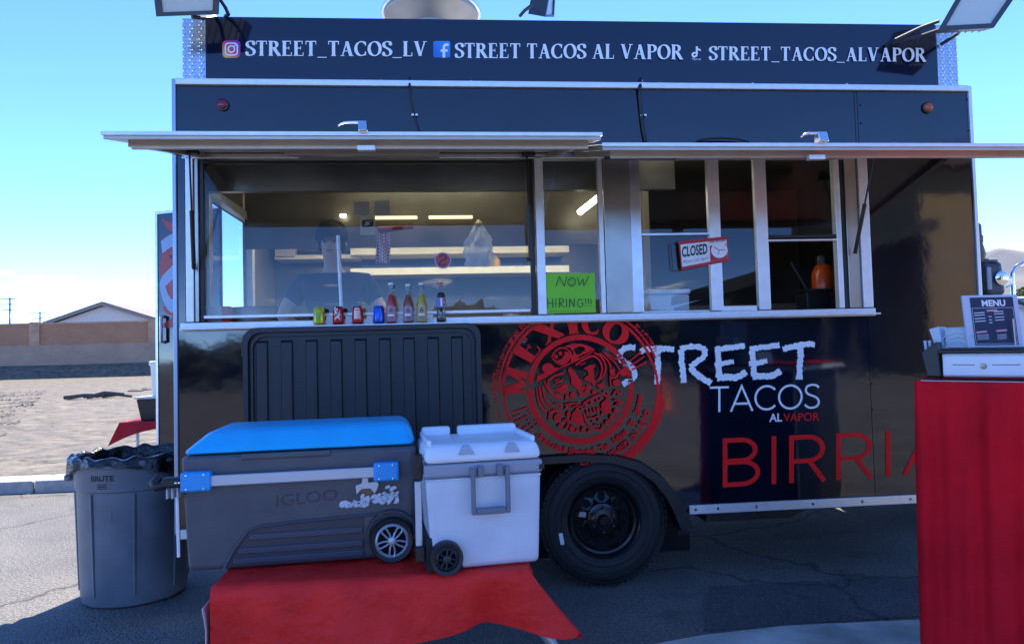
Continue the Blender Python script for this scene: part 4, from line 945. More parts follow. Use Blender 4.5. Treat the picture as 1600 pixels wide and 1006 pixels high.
# carved face
g = lambda x, y: (820+x/5.917, 520+y/5.917)
def P(*pts): D.poly([g(*p) for p in pts])
def S(w, *pts): D.stroke(spl([g(*p) for p in pts], 5), w*1.3/5.917, rough=.12)
def B(x, y, rx, ry=None, rot=0): D.blob(*g(x, y), rx*1.1/5.917, (ry or rx)*1.1/5.917, 12, rot)
B(215, 325, 52, 42); P((105, 455), (115, 395), (180, 370), (270, 320), (335, 325), (270, 365), (180, 420)); P((300, 330), (380, 290), (470, 250), (580, 195), (660, 150), (600, 200), (480, 262), (360, 318))
S(12, (250, 225), (275, 175), (330, 140), (390, 150), (425, 190), (405, 250), (350, 290), (300, 275), (255, 235)); B(287, 218, 17); B(328, 190, 17); P((285, 262), (340, 240), (372, 195), (360, 170), (410, 180), (418, 215), (395, 262), (345, 285))
P((365, 125), (440, 100), (520, 100), (590, 120), (655, 155), (560, 165), (545, 130), (500, 125), (455, 150), (440, 170), (420, 140)); S(14, (450, 170), (470, 205), (510, 205), (545, 175)); P((430, 195), (490, 215), (500, 235), (425, 270)); P((545, 165), (640, 160), (590, 180), (540, 200))
S(15, (215, 440), (280, 395), (365, 372)); S(15, (470, 300), (530, 255), (600, 220), (650, 220), (700, 270), (715, 340), (700, 400), (670, 440)); S(12, (640, 185), (700, 215), (745, 290), (740, 370), (700, 430)); S(12, (690, 185), (770, 260), (800, 350), (790, 420), (800, 500)); S(12, (740, 195), (830, 270), (880, 350)); S(10, (720, 180), (790, 210), (850, 250))
P((400, 330), (425, 318), (455, 350), (500, 420), (530, 455), (525, 500), (560, 490), (560, 520), (525, 535), (470, 510), (430, 470), (428, 410), (405, 370))
P((540, 330), (590, 300), (625, 290), (640, 350), (640, 410), (660, 470), (640, 490), (610, 455), (560, 440), (545, 420), (590, 385), (580, 350)); P((575, 480), (615, 490), (620, 520), (580, 545), (555, 545)); S(9, (510, 300), (560, 275)); B(638, 308, 10, 22, .4)
P((270, 515), (330, 500), (370, 465), (400, 490), (385, 560), (330, 560)); S(12, (280, 465), (330, 445), (360, 430)); S(10, (275, 440), (320, 425)); S(10, (305, 490), (350, 470))
B(445, 575, 25, 27); P((490, 535), (545, 550), (590, 555), (570, 580), (510, 585)); B(642, 548, 20); B(390, 590, 14, 34, .2)
for (a_, b_) in (((110, 510), (200, 755)), ((135, 500), (230, 725)), ((165, 500), (275, 700)), ((175, 440), (340, 620))):
    S(12, a_, ((a_[0]+b_[0])/2-25, (a_[1]+b_[1])/2+20), b_)
S(14, (215, 450), (225, 520), (280, 575), (340, 595)); S(9, (290, 560), (340, 590))
S(17, (540, 655), (600, 615), (680, 575), (730, 570), (765, 600), (745, 640)); P((715, 640), (770, 600), (795, 680), (800, 740), (720, 745), (705, 665)); S(12, (470, 745), (490, 690), (560, 665), (520, 675)); P((440, 740), (475, 700), (530, 745), (545, 790), (540, 850), (490, 855), (425, 810)); S(13, (550, 750), (570, 820), (620, 875), (700, 900), (730, 840)); S(9, (640, 890), (720, 895))
for x, y, r_ in ((568, 685, 14), (618, 650, 16), (672, 628, 14), (705, 610, 10), (690, 808, 14), (530, 705, 11), (632, 820, 10), (655, 850, 11), (687, 855, 9)): B(x, y, r_)
for x, y in ((580, 735), (612, 725), (645, 715), (675, 712)): B(x, y, 10, 24, -.3)
S(12, (590, 785), (640, 785), (690, 760)); S(10, (680, 690), (720, 720), (715, 770))
S(16, (225, 810), (235, 740), (290, 715), (355, 750)); B(305, 785, 32, 38); B(330, 860, 24, 20); S(18, (350, 820), (390, 800), (405, 845), (375, 890)); B(440, 885, 24, 32, .2); B(490, 903, 18, 17); B(540, 895, 16, 28); B(598, 908, 16); B(768, 828, 24); B(810, 778, 24); B(845, 722, 22); B(406, 755, 18, 28)
S(14, (275, 655), (320, 660), (350, 690)); B(385, 690, 10, 24, .5); B(420, 668, 9, 26, .5); S(12, (370, 665), (440, 650), (510, 650)); S(10, (440, 690), (500, 660))
P((780, 340), (830, 330), (840, 390), (795, 400)); S(14, (790, 420), (850, 400), (870, 360)); B(850, 460, 34, 28); S(13, (820, 580), (850, 530), (870, 570), (900, 545)); S(16, (825, 620), (880, 625), (850, 665), (905, 650)); B(915, 365, 38, 32); P((660, 480), (720, 460), (745, 490), (700, 520)); S(10, (690, 500), (740, 440)); S(9, (760, 540), (800, 610)); B(738, 540, 9)
emb = D.build('round_emblem', VINYL_R, tr)

# ================================================================== INSIDE THE TRUCK
TUBE = mat('lamp_tube', (1, .95, .8), .4, emit=((1, .88, .66), 3.6))
CREAM = mat('cream_shelf', (.80, .74, .56), .5, var=.05)
# cooking line: hood lintel near the window, hood behind, shelves, counter
MB().box(.06, 3.05, .32, .38, H(500, 300, .35).z, 2.86).build('hood_lintel', STEEL, tr)
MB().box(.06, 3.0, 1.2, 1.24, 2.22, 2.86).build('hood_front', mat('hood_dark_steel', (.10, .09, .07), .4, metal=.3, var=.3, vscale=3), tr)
MB().box(.3, 2.9, 1.28, 1.40, 2.36, 2.38).build('hood_fill_light', TUBE, tr)  # unseen glowing box added behind the hood front to brighten back wall and shelves
z_ = H(600, 341, 1.19).z
lt = MB().box(H(585, 340, 1.19).x, H(652, 340, 1.19).x, 1.15, 1.19, z_-.01, z_+.008).box(H(670, 340, 1.19).x, H(738, 340, 1.19).x, 1.15, 1.19, z_-.01, z_+.008).build('hood_light_strip', mat('dim_strip', (.6, .5, .3), .4, emit=((1, .78, .42), .3)), tr)
MB().tube([H(536, 337, 1.15)+Vector((-.02, 0, 0)), H(536, 337, 1.15)+Vector((.02, 0, 0))], .012, 8).build('hood_bulb', TUBE, tr)
for i, (py, pyb) in enumerate(((386, 399), (415, 431))):
    a_, b_ = H(548, pyb, 1.9), H(835, py-6, 1.9)
    MB().hexa([(a_.x, 1.88, a_.z), (b_.x+.3, 1.88, a_.z), (b_.x+.3, TD-.03, a_.z), (a_.x, TD-.03, a_.z), (a_.x, 1.88, a_.z+.06), (b_.x+.3, 1.88, a_.z+.06), (b_.x+.3, TD-.03, a_.z+.06), (a_.x, TD-.03, a_.z+.06)]).build('wall_shelf', CREAM, tr, bevel=.004)
for py in (372, 385, 402):
    a_, b_ = H(430, py+4, 2.0), H(560, py, 2.0)
    MB().box(a_.x, b_.x, 1.98, TD-.03, a_.z, a_.z+.035).build('rack_shelf', CREAM, tr)
a_ = H(560, 402, 2.0); b_ = H(830, 414, 2.0); MB().box(a_.x, b_.x+.3, 2.19, 2.21, b_.z, a_.z).build('blue_backboard', mat('backboard_blue', (.03, .08, .28), .4), tr)
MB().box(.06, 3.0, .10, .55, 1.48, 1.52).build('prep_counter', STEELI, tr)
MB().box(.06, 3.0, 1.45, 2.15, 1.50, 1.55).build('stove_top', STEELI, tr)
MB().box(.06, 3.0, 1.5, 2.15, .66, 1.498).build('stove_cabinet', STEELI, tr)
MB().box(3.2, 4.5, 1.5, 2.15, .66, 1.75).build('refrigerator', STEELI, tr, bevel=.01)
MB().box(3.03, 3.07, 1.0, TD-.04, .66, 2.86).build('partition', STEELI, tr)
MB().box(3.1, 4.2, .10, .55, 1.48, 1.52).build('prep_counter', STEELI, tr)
# fluorescent lamp seen through the narrow pane
a_, b_ = H(908, 330, .95), H(942, 303, .78)
t0 = thing('tube_lamp', (a_+b_)/2, 'lit fluorescent tube lamp under the ceiling behind the narrow pane', 'lamp')
d_ = (b_-a_).normalized(); a2 = a_-d_*.02; b2 = b_+d_*.9
MB().tube([a2, b2], .022, 10).build('tube', TUBE, t0)
MB().box(min(a2.x, b2.x), max(a2.x, b2.x), min(a2.y, b2.y)+.0, max(a2.y, b2.y), max(a2.z, b2.z)+.03, max(a2.z, b2.z)+.07).build('fixture', WHITEP, t0)
t1 = thing('ceiling_lamp', (1.4, .8, 2.8), 'lit fluorescent ceiling lamp above the cook', 'lamp')
MB().tube([(.8, .75, 2.82), (2.0, .75, 2.82)], .02, 10).build('tube', TUBE, t1); MB().box(.75, 2.05, .68, .82, 2.845, 2.858).build('fixture', WHITEP, t1)
# kitchen clutter on the shelves
rk = random.Random(12)
def clutter(px, py, Y, w_, h_, c, lab, cat, kind=0):
    p = H(px, py, Y); z0_ = p.z
    t_ = thing(cat.replace(' ', '_'), (p.x, Y, z0_), lab, cat)
    if kind == 0:
        MB().taper((p.x-w_/2, p.x+w_/2, Y-.05, Y+.05), (p.x-w_*.54, p.x+w_*.54, Y-.055, Y+.055), z0_, z0_+h_).build('tub', mat('clutter_%d' % int(px), c, .5), t_, bevel=.004)
        MB().box(p.x-w_*.56, p.x+w_*.56, Y-.058, Y+.058, z0_+h_+.001, z0_+h_+.014).build('lid', WHITEP, t_)
    else:
        MB().lathe([(w_*.45, 0), (w_*.5, .01), (w_*.5, h_*.65), (w_*.2, h_*.85), (w_*.18, h_)], p, 14).build('jug', mat('clutter_%d' % int(px), c, .4), t_, smooth=40)
        MB().lathe([(w_*.2, h_), (w_*.2, h_+.02)], p, 12).build('cap', mat('jug_cap', (.4, .04, .03), .5), t_)
clutter(452, 371, 2.0, .13, .07, (.35, .05, .05), 'red food tub with a white lid, left end of the rack behind the cook', 'food tub')
clutter(476, 370, 2.0, .10, .10, (.5, .45, .35), 'beige food tub with a white lid beside the red tub on the rack', 'food tub')
clutter(548, 383, 2.0, .12, .08, (.3, .32, .35), 'grey food tub on the middle rack right of the cook', 'food tub')
clutter(447, 402, 2.0, .16, .10, (.55, .5, .45), 'wide pale food tub on the lowest rack by the end window', 'food tub')
clutter(648, 391, 1.95, .09, .13, (.6, .55, .4), 'cream jug on the upper cream shelf right of the towel', 'jug', 1)
clutter(720, 389, 1.95, .08, .12, (.35, .18, .05), 'brown jug on the upper cream shelf right of the red sticker', 'jug', 1)
clutter(785, 388, 1.95, .13, .08, (.2, .25, .35), 'blue grey food tub at the right end of the upper cream shelf', 'food tub')
clutter(775, 420, 1.95, .08, .12, (.55, .3, .08), 'amber jug on the lower cream shelf near the window post', 'jug', 1)
for k, (px, w_) in enumerate(((705, .16), (760, .2), (800, .15))):
    p = H(px, 480, 1.7); MB().lathe([(w_*.45, 1.551), (w_*.5, 1.56), (w_*.5, 1.551+.13+.02*k), (w_*.46, 1.551+.13+.02*k), (w_*.45, 1.57)], (p.x, 1.7, 0), 24).build('stock_pot', STEEL, origin=(p.x, 1.7, 1.551), label=('smaller steel pot on the stove behind the cola bottle', 'widest steel pot in the middle of the stove', 'steel pot on the stove nearest the window post')[k], cat='pot', smooth=40)
# small things inside
STK = [('hanging_notice', (553, 315, 577, 336), 'left of two plain grey notices hung under the hood', .62, (.42, .41, .40)), ('hanging_notice', (585, 314, 609, 336), 'right of two plain grey notices hung under the hood', .62, (.42, .41, .40))]
for nm, (xa, ya, xb, yb), lab, Y, c in STK:
    p, q_ = H(xa, yb, Y), H(xb, ya, Y); MB().box(p.x, q_.x, Y-.002, Y+.002, p.z, q_.z).build(nm, mat('notice_grey', c, .6), origin=(p.x, Y, p.z), label=lab, cat='notice', group='grey notices under the hood')
p, q_ = H(563, 367, .64), H(586, 338, .64)
tk = thing('order_ticket', p, 'cream order ticket with a black printed panel hanging beneath the two grey notices', 'ticket')
MB().box(p.x, q_.x, .638, .642, p.z, q_.z).build('paper', mat('ticket_cream', (.62, .56, .40), .7), tk)
D = Decal(on_plane(.636)); D.poly([(566, 344), (583, 343), (583, 354), (566, 355)]); D.build('black_panel', BLACKP, tk)
D = Decal(on_plane(.6345)); D.stroke(spl([(580, 346), (571, 348), (577, 350), (569, 351.5)], 4), 1.2); D.build('scribble', VINYL_W, tk)
tw = thing('checked_towel', H(600, 360, .7), 'red and white checked towel hanging from a rail', 'towel')
m_, t_, b_ = nodes_of('check_cloth'); c_n = t_.nodes.new('ShaderNodeTexCoord'); ck = t_.nodes.new('ShaderNodeTexChecker'); ck.inputs['Scale'].default_value = 62
ck.inputs['Color1'].default_value = (.7, .62, .6, 1); ck.inputs['Color2'].default_value = (.5, .06, .06, 1); mp_ = t_.nodes.new('ShaderNodeMapping'); mp_.inputs['Rotation'].default_value = (0, R(45), 0)
t_.links.new(c_n.outputs['Object'], mp_.inputs[0]); t_.links.new(mp_.outputs[0], ck.inputs[0]); t_.links.new(ck.outputs[0], b_.inputs['Base Color'])
tl, br = H(590, 357, .7), H(613, 411, .7)
MB().grid(lambda u, v: (tl.x+(br.x-tl.x)*u-.02*v, .7+.015*math.sin(u*9)*(.4+v), tl.z+(br.z-tl.z)*v), 14, 10).build('cloth', m_, tw, solid=.004, smooth=60)
p, q_ = H(592, 359, .69), H(646, 355, .69); MB().tube([p, q_], .022, 8, .012).build('folded_top', mat('towel_red', (.35, .05, .05), .8), tw, smooth=60)
bagp = H(748, 385, .8)
pb = thing('plastic_bag', bagp, 'crumpled clear white plastic bag hanging behind the big window', 'bag')
def bagf(u, v):
    t = 2*math.pi*u; r_ = (.03+.07*math.sin(min(1, v*1.25)*math.pi*.62))*(1+.25*math.sin(5*t+9*v)+.12*math.sin(11*t-7*v))
    return (bagp.x+r_*math.cos(t)*.9, .8+r_*math.sin(t)*.5, H(748, 352, .8).z-(H(748, 352, .8).z-H(748, 416, .8).z)*v)
MB().grid(bagf, 30, 16).build('film', mat('bag_film', (.75, .75, .75), .3, alpha=.55), pb, smooth=80)
MB().lathe([(.012, 0), (.03, .03), (.008, .06)], H(748, 356, .8), 9).build('knot', mat('bag_tie', (.55, .45, .25), .5), pb)
pt = H(395, 494, .35); pt.z = 1.6
MB().lathe([(.13, 0), (.145, .01), (.145, .19), (.15, .20), (.13, .20), (.13, .02)], (pt.x, .32, 1.52), 28).build('stock_pot', STEEL, origin=(pt.x, .32, 1.52), label='plain steel stock pot beside the end window', cat='pot', smooth=40)
bp = H(337, 490, .09); bx_ = thing('sauce_packet_box', (bp.x, .16, 1.52), 'small pale box with a red end just inside the left corner of the big window', 'box')
MB().box(bp.x-.07, bp.x+.03, .10, .2, 1.525, 1.72).build('box_body', mat('box_pale', (.55, .5, .5), .6), bx_); MB().box(bp.x+.031, bp.x+.07, .10, .2, 1.525, 1.72).build('red_end', mat('box_red', (.6, .06, .03), .5), bx_)
# till-like white box, orange jar and black tub in the open windows
wp = H(1040, 470, .3); cbx = thing('white_box', (wp.x, .32, 1.52), 'white lidded plastic box behind the closed sliding window', 'box')
MB().taper((wp.x-.13, wp.x+.13, .22, .45), (wp.x-.135, wp.x+.135, .22, .45), 1.52, H(1040, 460, .22).z).build('box_body', WHITEP, cbx, bevel=.015); MB().box(wp.x-.14, wp.x+.14, .215, .455, H(1040, 460, .22).z+.002, H(1040, 457, .22).z+.02).build('lid', WHITEP, cbx, bevel=.008)
jp = H(1287, 440, .6); jr = thing('juice_jar', (jp.x, .6, jp.z-.2), 'clear jar of orange drink with a dark lid inside the open window', 'jar')
MB().lathe([(.075, -.12), (.08, -.10), (.08, .06), (.06, .10), (.045, .12)], jp, 20).build('jar_body', mat('orange_drink', (.55, .08, .01), .25), jr, smooth=40); MB().lathe([(.05, .12), (.05, .18), (.02, .19)], jp, 20).build('lid', BLACKP, jr)
tp = H(1270, 462, .35); tbx = thing('black_tub', (tp.x, .35, tp.z-.1), 'black tub with a leaning black utensil inside the open window', 'tub')
MB().taper((tp.x-.07, tp.x+.07, .29, .42), (tp.x-.085, tp.x+.085, .27, .44), 1.53, tp.z+.02).build('tub_body', BLACKP, tbx, bevel=.006); MB().box(tp.x-.095, tp.x+.095, .26, .45, tp.z+.022, tp.z+.04).build('rim', BLACKP, tbx)
MB().tube([H(1236, 410, .35), H(1262, 455, .35)], .007, 6, .01).build('utensil_handle', BLACKP, tbx)
cpz = H(535, 440, .42); MB().tube([(H(528, 368, .42).x, .42, H(528, 368, .42).z), (H(535, 490, .42).x, .42, 1.52)], .011, 8).build('shelf_upright', ALUW, tr)

# ---- the cook
FZ = .66
pr_ = thing('person', (.0, 0, 0), 'person in a black cap and dark blue t-shirt bending over the prep counter', 'person', local=True)
hd = H(517, 380, .86)
pr_.location = (hd.x, .95, FZ)
def skin_mesh(name, pts, edges, m, parent, sub=2):
    bm = bmesh.new(); ly = bm.verts.layers.skin.verify(); vs_ = []
    for i, (x, y, z, r_) in enumerate(pts):
        v = bm.verts.new((x, y, z)); rr = r_ if isinstance(r_, tuple) else (r_, r_); v[ly].radius = rr
        if i == 0: v[ly].use_root = True
        vs_.append(v)
    for a_, b_ in edges: bm.edges.new((vs_[a_], vs_[b_]))
    me = bpy.data.meshes.new(name); bm.to_mesh(me); bm.free(); me.materials.append(m)
    o = bpy.data.objects.new(name, me); col.objects.link(o); o.parent = parent; o['_o'] = (0, 0, 0)
    sk_ = o.modifiers.new('skin', 'SKIN'); sk_.use_smooth_shade = True
    ss = o.modifiers.new('sub', 'SUBSURF'); ss.levels = sub; ss.render_levels = sub
    return o
HZ = hd.z-FZ            # head centre height above the truck floor
sh = HZ-.27; nk = HZ-.15; hip = .79
pts = [(0, .12, hip, .14), (0, .09, hip+.24, .125), (0, .05, sh-.06, .125), (0, .0, nk-.04, .065), (0, -.03, nk+.03, .058), (0, -.06, HZ-.02, (.088, .10)), (0, -.05, HZ+.06, (.085, .10)),
       (-.23, .03, sh, .066), (-.36, -.02, sh-.24, .05), (-.14, -.28, sh-.36, .036), (-.09, -.33, sh-.38, .028),   # 7-10 left arm
       (.23, .03, sh, .066), (.36, -.02, sh-.26, .05), (.18, -.29, sh-.37, .036), (.12, -.34, sh-.39, .028),      # 11-14 right arm
       (-.10, .12, hip-.08, .09), (-.11, .08, .43, .062), (-.11, .12, .08, .042), (-.12, -.02, .03, .036), (-.12, -.10, .025, .03),
       (.10, .12, hip-.08, .09), (.11, .08, .43, .062), (.11, .12, .08, .042), (.12, -.02, .03, .036), (.12, -.10, .025, .03)]
edges = [(0, 1), (1, 2), (2, 3), (3, 4), (4, 5), (5, 6), (2, 7), (7, 8), (8, 9), (9, 10), (2, 11), (11, 12), (12, 13), (13, 14), (0, 15), (15, 16), (16, 17), (17, 18), (18, 19), (0, 20), (20, 21), (21, 22), (22, 23), (23, 24)]
for sgn, w_ in ((-1, 10), (1, 14)):
    bx, by, bz_ = pts[w_][:3]
    for k, (dx, dl) in enumerate(((-.026, .062), (-.009, .072), (.009, .068), (.025, .055))):
        i0 = len(pts); d0 = -sgn*.02
        pts += [(bx+dx+d0, by-.03, bz_-.006, .0095), (bx+dx*1.2+d0*1.6, by-.03-dl*.55, bz_-.018, .0088), (bx+dx*1.2+d0*1.8, by-.03-dl, bz_-.04, .0075)]
        edges += [(w_, i0), (i0, i0+1), (i0+1, i0+2)]
    i0 = len(pts); pts += [(bx-sgn*.035, by-.005, bz_-.01, .011), (bx-sgn*.055, by-.035, bz_-.025, .009)]; edges += [(w_, i0), (i0, i0+1)]
body = skin_mesh('body', pts, edges, SKIN, pr_)
TSH = mat('tshirt_blue', (.006, .016, .045), .8, var=.15)
skin_mesh('tshirt', [(0, .12, hip+.03, .185), (0, .085, hip+.24, .190), (0, .03, sh-.06, .195), (0, .01, nk-.07, .085), (-.22, .03, sh, .086), (-.305, .0, sh-.15, .078), (.22, .03, sh, .086), (.305, .0, sh-.16, .078)],
          [(0, 1), (1, 2), (2, 3), (2, 4), (4, 5), (2, 6), (6, 7)], TSH, pr_)
skin_mesh('trousers', [(0, .12, hip-.01, .16), (-.10, .12, hip-.09, .105), (-.11, .08, .43, .08), (-.11, .12, .10, .065), (.10, .12, hip-.09, .105), (.11, .08, .43, .08), (.11, .12, .10, .065)],
          [(0, 1), (1, 2), (2, 3), (0, 4), (4, 5), (5, 6)], mat('trousers_black', (.015, .015, .018), .85), pr_)
BLK = mat('cap_black', (.01, .01, .012), .8)
cap = MB(); cz_ = HZ+.035
cap.lathe([(.112, -.005), (.116, .02), (.108, .07), (.075, .115), (.03, .135), (.003, .137)], (0, -.055, cz_), 26)
cap.grid(lambda u, v: ((u-.5)*.17*(1-.35*v*v), -.145-.075*v*(1-(2*u-1)**2*.45), cz_+.008-.03*v-.02*(2*u-1)**2), 10, 5)
cap.build('cap', BLK, pr_, smooth=50)
MB().grid(lambda u, v: (.098*math.sin((u-.5)*4.2), -.05+.104*math.cos((u-.5)*4.2), HZ+.045-.10*v), 16, 5).build('hair', mat('hair_dark', (.012, .009, .008), .7), pr_, solid=.012, smooth=60)
fm = MB(); fm.hexa([(-.012, -.150, HZ-.035), (.012, -.150, HZ-.035), (.016, -.135, HZ-.035), (-.016, -.135, HZ-.035), (-.006, -.152, HZ+.012), (.006, -.152, HZ+.012), (.009, -.14, HZ+.012), (-.009, -.14, HZ+.012)])
fm.build('nose', SKIN, pr_, bevel=.004); 
for s_ in (-1, 1):
    MB().lathe([(.016, -.01), (.022, 0), (.018, .012)], (s_*.092, -.045, HZ-.01), 10, 'X').build('ear', SKIN, pr_, smooth=60)
    MB().lathe([(.003, -.006), (.011, -.002), (.011, .004)], (s_*.034, -.148, HZ+.004), 10, 'Y').build('eye', mat('eye_dark', (.03, .02, .02), .3), pr_, smooth=60)
MB().box(-.024, .024, -.152, -.142, HZ-.064, HZ-.056).build('mouth', mat('lip', (.30, .12, .10), .5), pr_, bevel=.003)

# ---- notices on the glass
n0, n1, n2, n3 = H(850, 490, -.006), H(931, 488, -.006), H(929, 427, -.006), H(849, 427, -.006)
ns = thing('hiring_notice', n0, 'bright green handwritten NOW HIRING paper taped to the narrow pane', 'paper sign')
GRN = mat('neon_green_paper', (.22, .72, .04), .6, var=.03, bump=.05, bscale=8)
MB().add([n0, n1, n2, n3]+[p+Vector((0, .0015, 0)) for p in (n0, n1, n2, n3)], [(0, 1, 2, 3), (7, 6, 5, 4), (0, 4, 5, 1), (1, 5, 6, 2), (2, 6, 7, 3), (3, 7, 4, 0)]).build('paper', GRN, ns)
D = Decal(on_plane(-.0075))
def hand(ps, w=1.15): D.stroke(spl([(840+x/3.0475, 190+y/3.0475) for x, y in ps], 3) if len(ps) > 3 else [(840+x/3.0475, 190+y/3.0475) for x, y in ps], w, rough=.08)
for ps in ([(88, 782), (104, 738)], [(104, 738), (127, 784)], [(127, 784), (140, 736)], [(190, 740), (199, 780)], [(199, 780), (216, 748)], [(216, 748), (220, 782)], [(220, 782), (244, 738)],
           [(48, 842), (50, 888)], [(72, 842), (73, 886)], [(49, 866), (72, 862)], [(88, 842), (86, 884)], [(104, 842), (103, 886)], [(104, 842), (122, 846)], [(122, 846), (124, 858)], [(124, 858), (105, 864)], [(105, 864), (126, 884)], [(138, 842), (138, 884)], [(152, 886), (153, 844)], [(153, 844), (174, 882)], [(174, 882), (176, 842)], [(206, 864), (216, 862), ], [(216, 862), (214, 880)], [(228, 842), (230, 868)], [(241, 842), (243, 868)], [(253, 842), (256, 868)]): hand(ps)
hand([(162, 742), (146, 756), (146, 774), (162, 784), (178, 774), (178, 752), (162, 742)]); hand([(152, 768), (158, 776), (166, 776), (172, 768)], .9); hand([(214, 850), (200, 846), (190, 862), (196, 882), (212, 880)])
for x, y in ((156, 756), (168, 756), (230, 877), (244, 877), (257, 877)): D.blob(840+x/3.0475, 190+y/3.0475, .8, None, 6)
for k in range(13): hand([(64+k*11.5, 905+(k % 3)), (66+k*11.5, 898+(k % 2)*3)], .7)
D.build('handwriting', mat('marker_ink', (.02, .03, .02), .5), ns)
cs = [H(1065, 422, -.008), H(1139.5, 408, -.008), H(1136, 369, -.008), H(1060, 377.5, -.008)]
cl = thing('closed_sign', cs[0], 'tilted red and white CLOSED sign with a clock face hung in the sliding window', 'sign')
MB().add(cs+[p+Vector((0, .003, 0)) for p in cs], [(0, 1, 2, 3), (7, 6, 5, 4), (0, 4, 5, 1), (1, 5, 6, 2), (2, 6, 7, 3), (3, 7, 4, 0)]).build('red_board', mat('sign_red', (.5, .02, .03), .4), cl)
D = Decal(on_plane(-.009)); D.poly([(1065.8, 417), (1137.5, 403.5), (1134.8, 374.3), (1063, 382.3)]); D.build('white_face', VINYL_W, cl)
D = Decal(on_plane(-.0105)); font_text(D, 'CLOSED', lin(1065.5, 401.5, 1105.5, 396, 15.5), .03); D.build('lettering', mat('sign_black', (.01, .01, .012), .4), cl)
D = Decal(on_plane(-.0105)); font_text(D, 'Please Call Again', lin(1067, 411.5, 1107, 405, 5.0), 0, .25); D.build('script_lettering', mat('script_grey', (.25, .25, .3), .4), cl)
D = Decal(on_plane(-.0105)); D.poly([(1110, 408.5), (1137.2, 403.4), (1136, 390), (1134.9, 381), (1109, 384)]); D.build('red_corner', MATS['sign_red'], cl)
D = Decal(on_plane(-.0118)); D.blob(1124, 391, 13, 12.2, 24); D.build('clock_face', VINYL_W, cl)
D = Decal(on_plane(-.0130)); D.stroke([(1124, 391), (1115.5, 386)], 1.3); D.stroke([(1124, 391), (1133, 390)], 1.0); D.stroke([(1124, 391), (1122, 398)], .8); font_text(D, 'WILL RETURN', lin(1108, 380, 1133, 377, 3), .02); D.build('clock_hands', MATS['sign_red'], cl)
MB().tube([H(1060, 377.5, -.006), H(1048, 382, .0), H(1052, 424, .0), H(1065, 420, -.006)], .0028, 5).build('cord', CAB, cl)
sp_ = [H(1049, 381, .012), H(1066, 379, .012), H(1070, 421, .012), H(1053, 423, .012)]
# ================================================================== ON THE LEDGE: cans and bottles
LZ = ZS-.002
def soda_can(px, pyt, pyb, body_c, lid_c, lab, pts):
    x = H(px, 495, -.066).x; r_ = .0315; h_ = H(px, pyt, -.066).z-LZ; h_ = max(.10, min(.13, h_))
    t_ = thing('soda_can', (x, -.066, LZ), lab, 'can', 'soda cans on the window ledge')
    MB().lathe([(.022, 0), (.0305, .008), (r_, .014), (r_, h_-.016), (.026, h_-.003)], (x, -.066, LZ), 28).build('body', body_c, t_, smooth=50)
    l = MB().lathe([(.026, h_-.003), (.0265, h_), (.024, h_), (.023, h_-.004), (.002, h_-.004)], (x, -.066, LZ), 28).build('lid', lid_c, t_, smooth=40)
    D = Decal(lambda a, z, k: Vector((x+(r_+.0006+.0001*k)*math.sin(a), -.066-(r_+.0006+.0001*k)*math.cos(a), LZ+z)))
    for p_, m2 in pts:
        D = Decal(lambda a, z, k: Vector((x+(r_+.0006+.0001*k)*math.sin(a), -.066-(r_+.0006+.0001*k)*math.cos(a), LZ+z)))
        for q_ in p_: D.stroke(resample(spl(q_, 4), .12), .010 if len(q_) > 2 else .05)
        D.build('label_print', m2, t_)
CANR = mat('can_red', (.42, .015, .02), .25, metal=.4); CANY = mat('can_yellow', (.62, .52, .03), .25, metal=.4); CANB = mat('can_blue', (.01, .10, .55), .22, metal=.4); CANP = mat('can_pink', (.66, .42, .42), .28, metal=.3)
scr = [[(-.7, .085), (-.3, .10), (-.5, .07), (.0, .09), (.2, .06), (.5, .085)], [(-.6, .055), (-.2, .07), (.1, .045), (.5, .06)], [(-.5, .03), (.0, .045), (.4, .03)]]
soda_can(498.5, 480, 506, CANY, mat('lid_y', (.5, .42, .06), .3, metal=.6), 'yellow soda can, leftmost on the window ledge', [([[(-.45, .09), (0, .10), (.45, .09)], [(-.5, .07), (.1, .065), (.5, .07)], [(-.4, .045), (.4, .045)]], mat('can_green', (.25, .45, .05), .3))])
soda_can(528.5, 479, 505, CANR, mat('lid_r', (.22, .02, .03), .3, metal=.5), 'red soda can with white script on the window ledge', [(scr, VINYL_W)])
soda_can(559, 479, 505, CANR, MATS['lid_r'], 'red-topped soda can with a pale pink front on the window ledge', [([[(-.55, .055), (.55, .055)]], CANP), ([[(-.5, .085), (0, .09), (.5, .085)]], CANP)])
soda_can(592, 478, 503, CANB, CANB, 'blue soda can beside the red drink bottle', [([[(.35, .02), (.42, .05), (.35, .09)]], VINYL_W), ([[(.75, .02), (.85, .05), (.75, .08)]], CANR)])
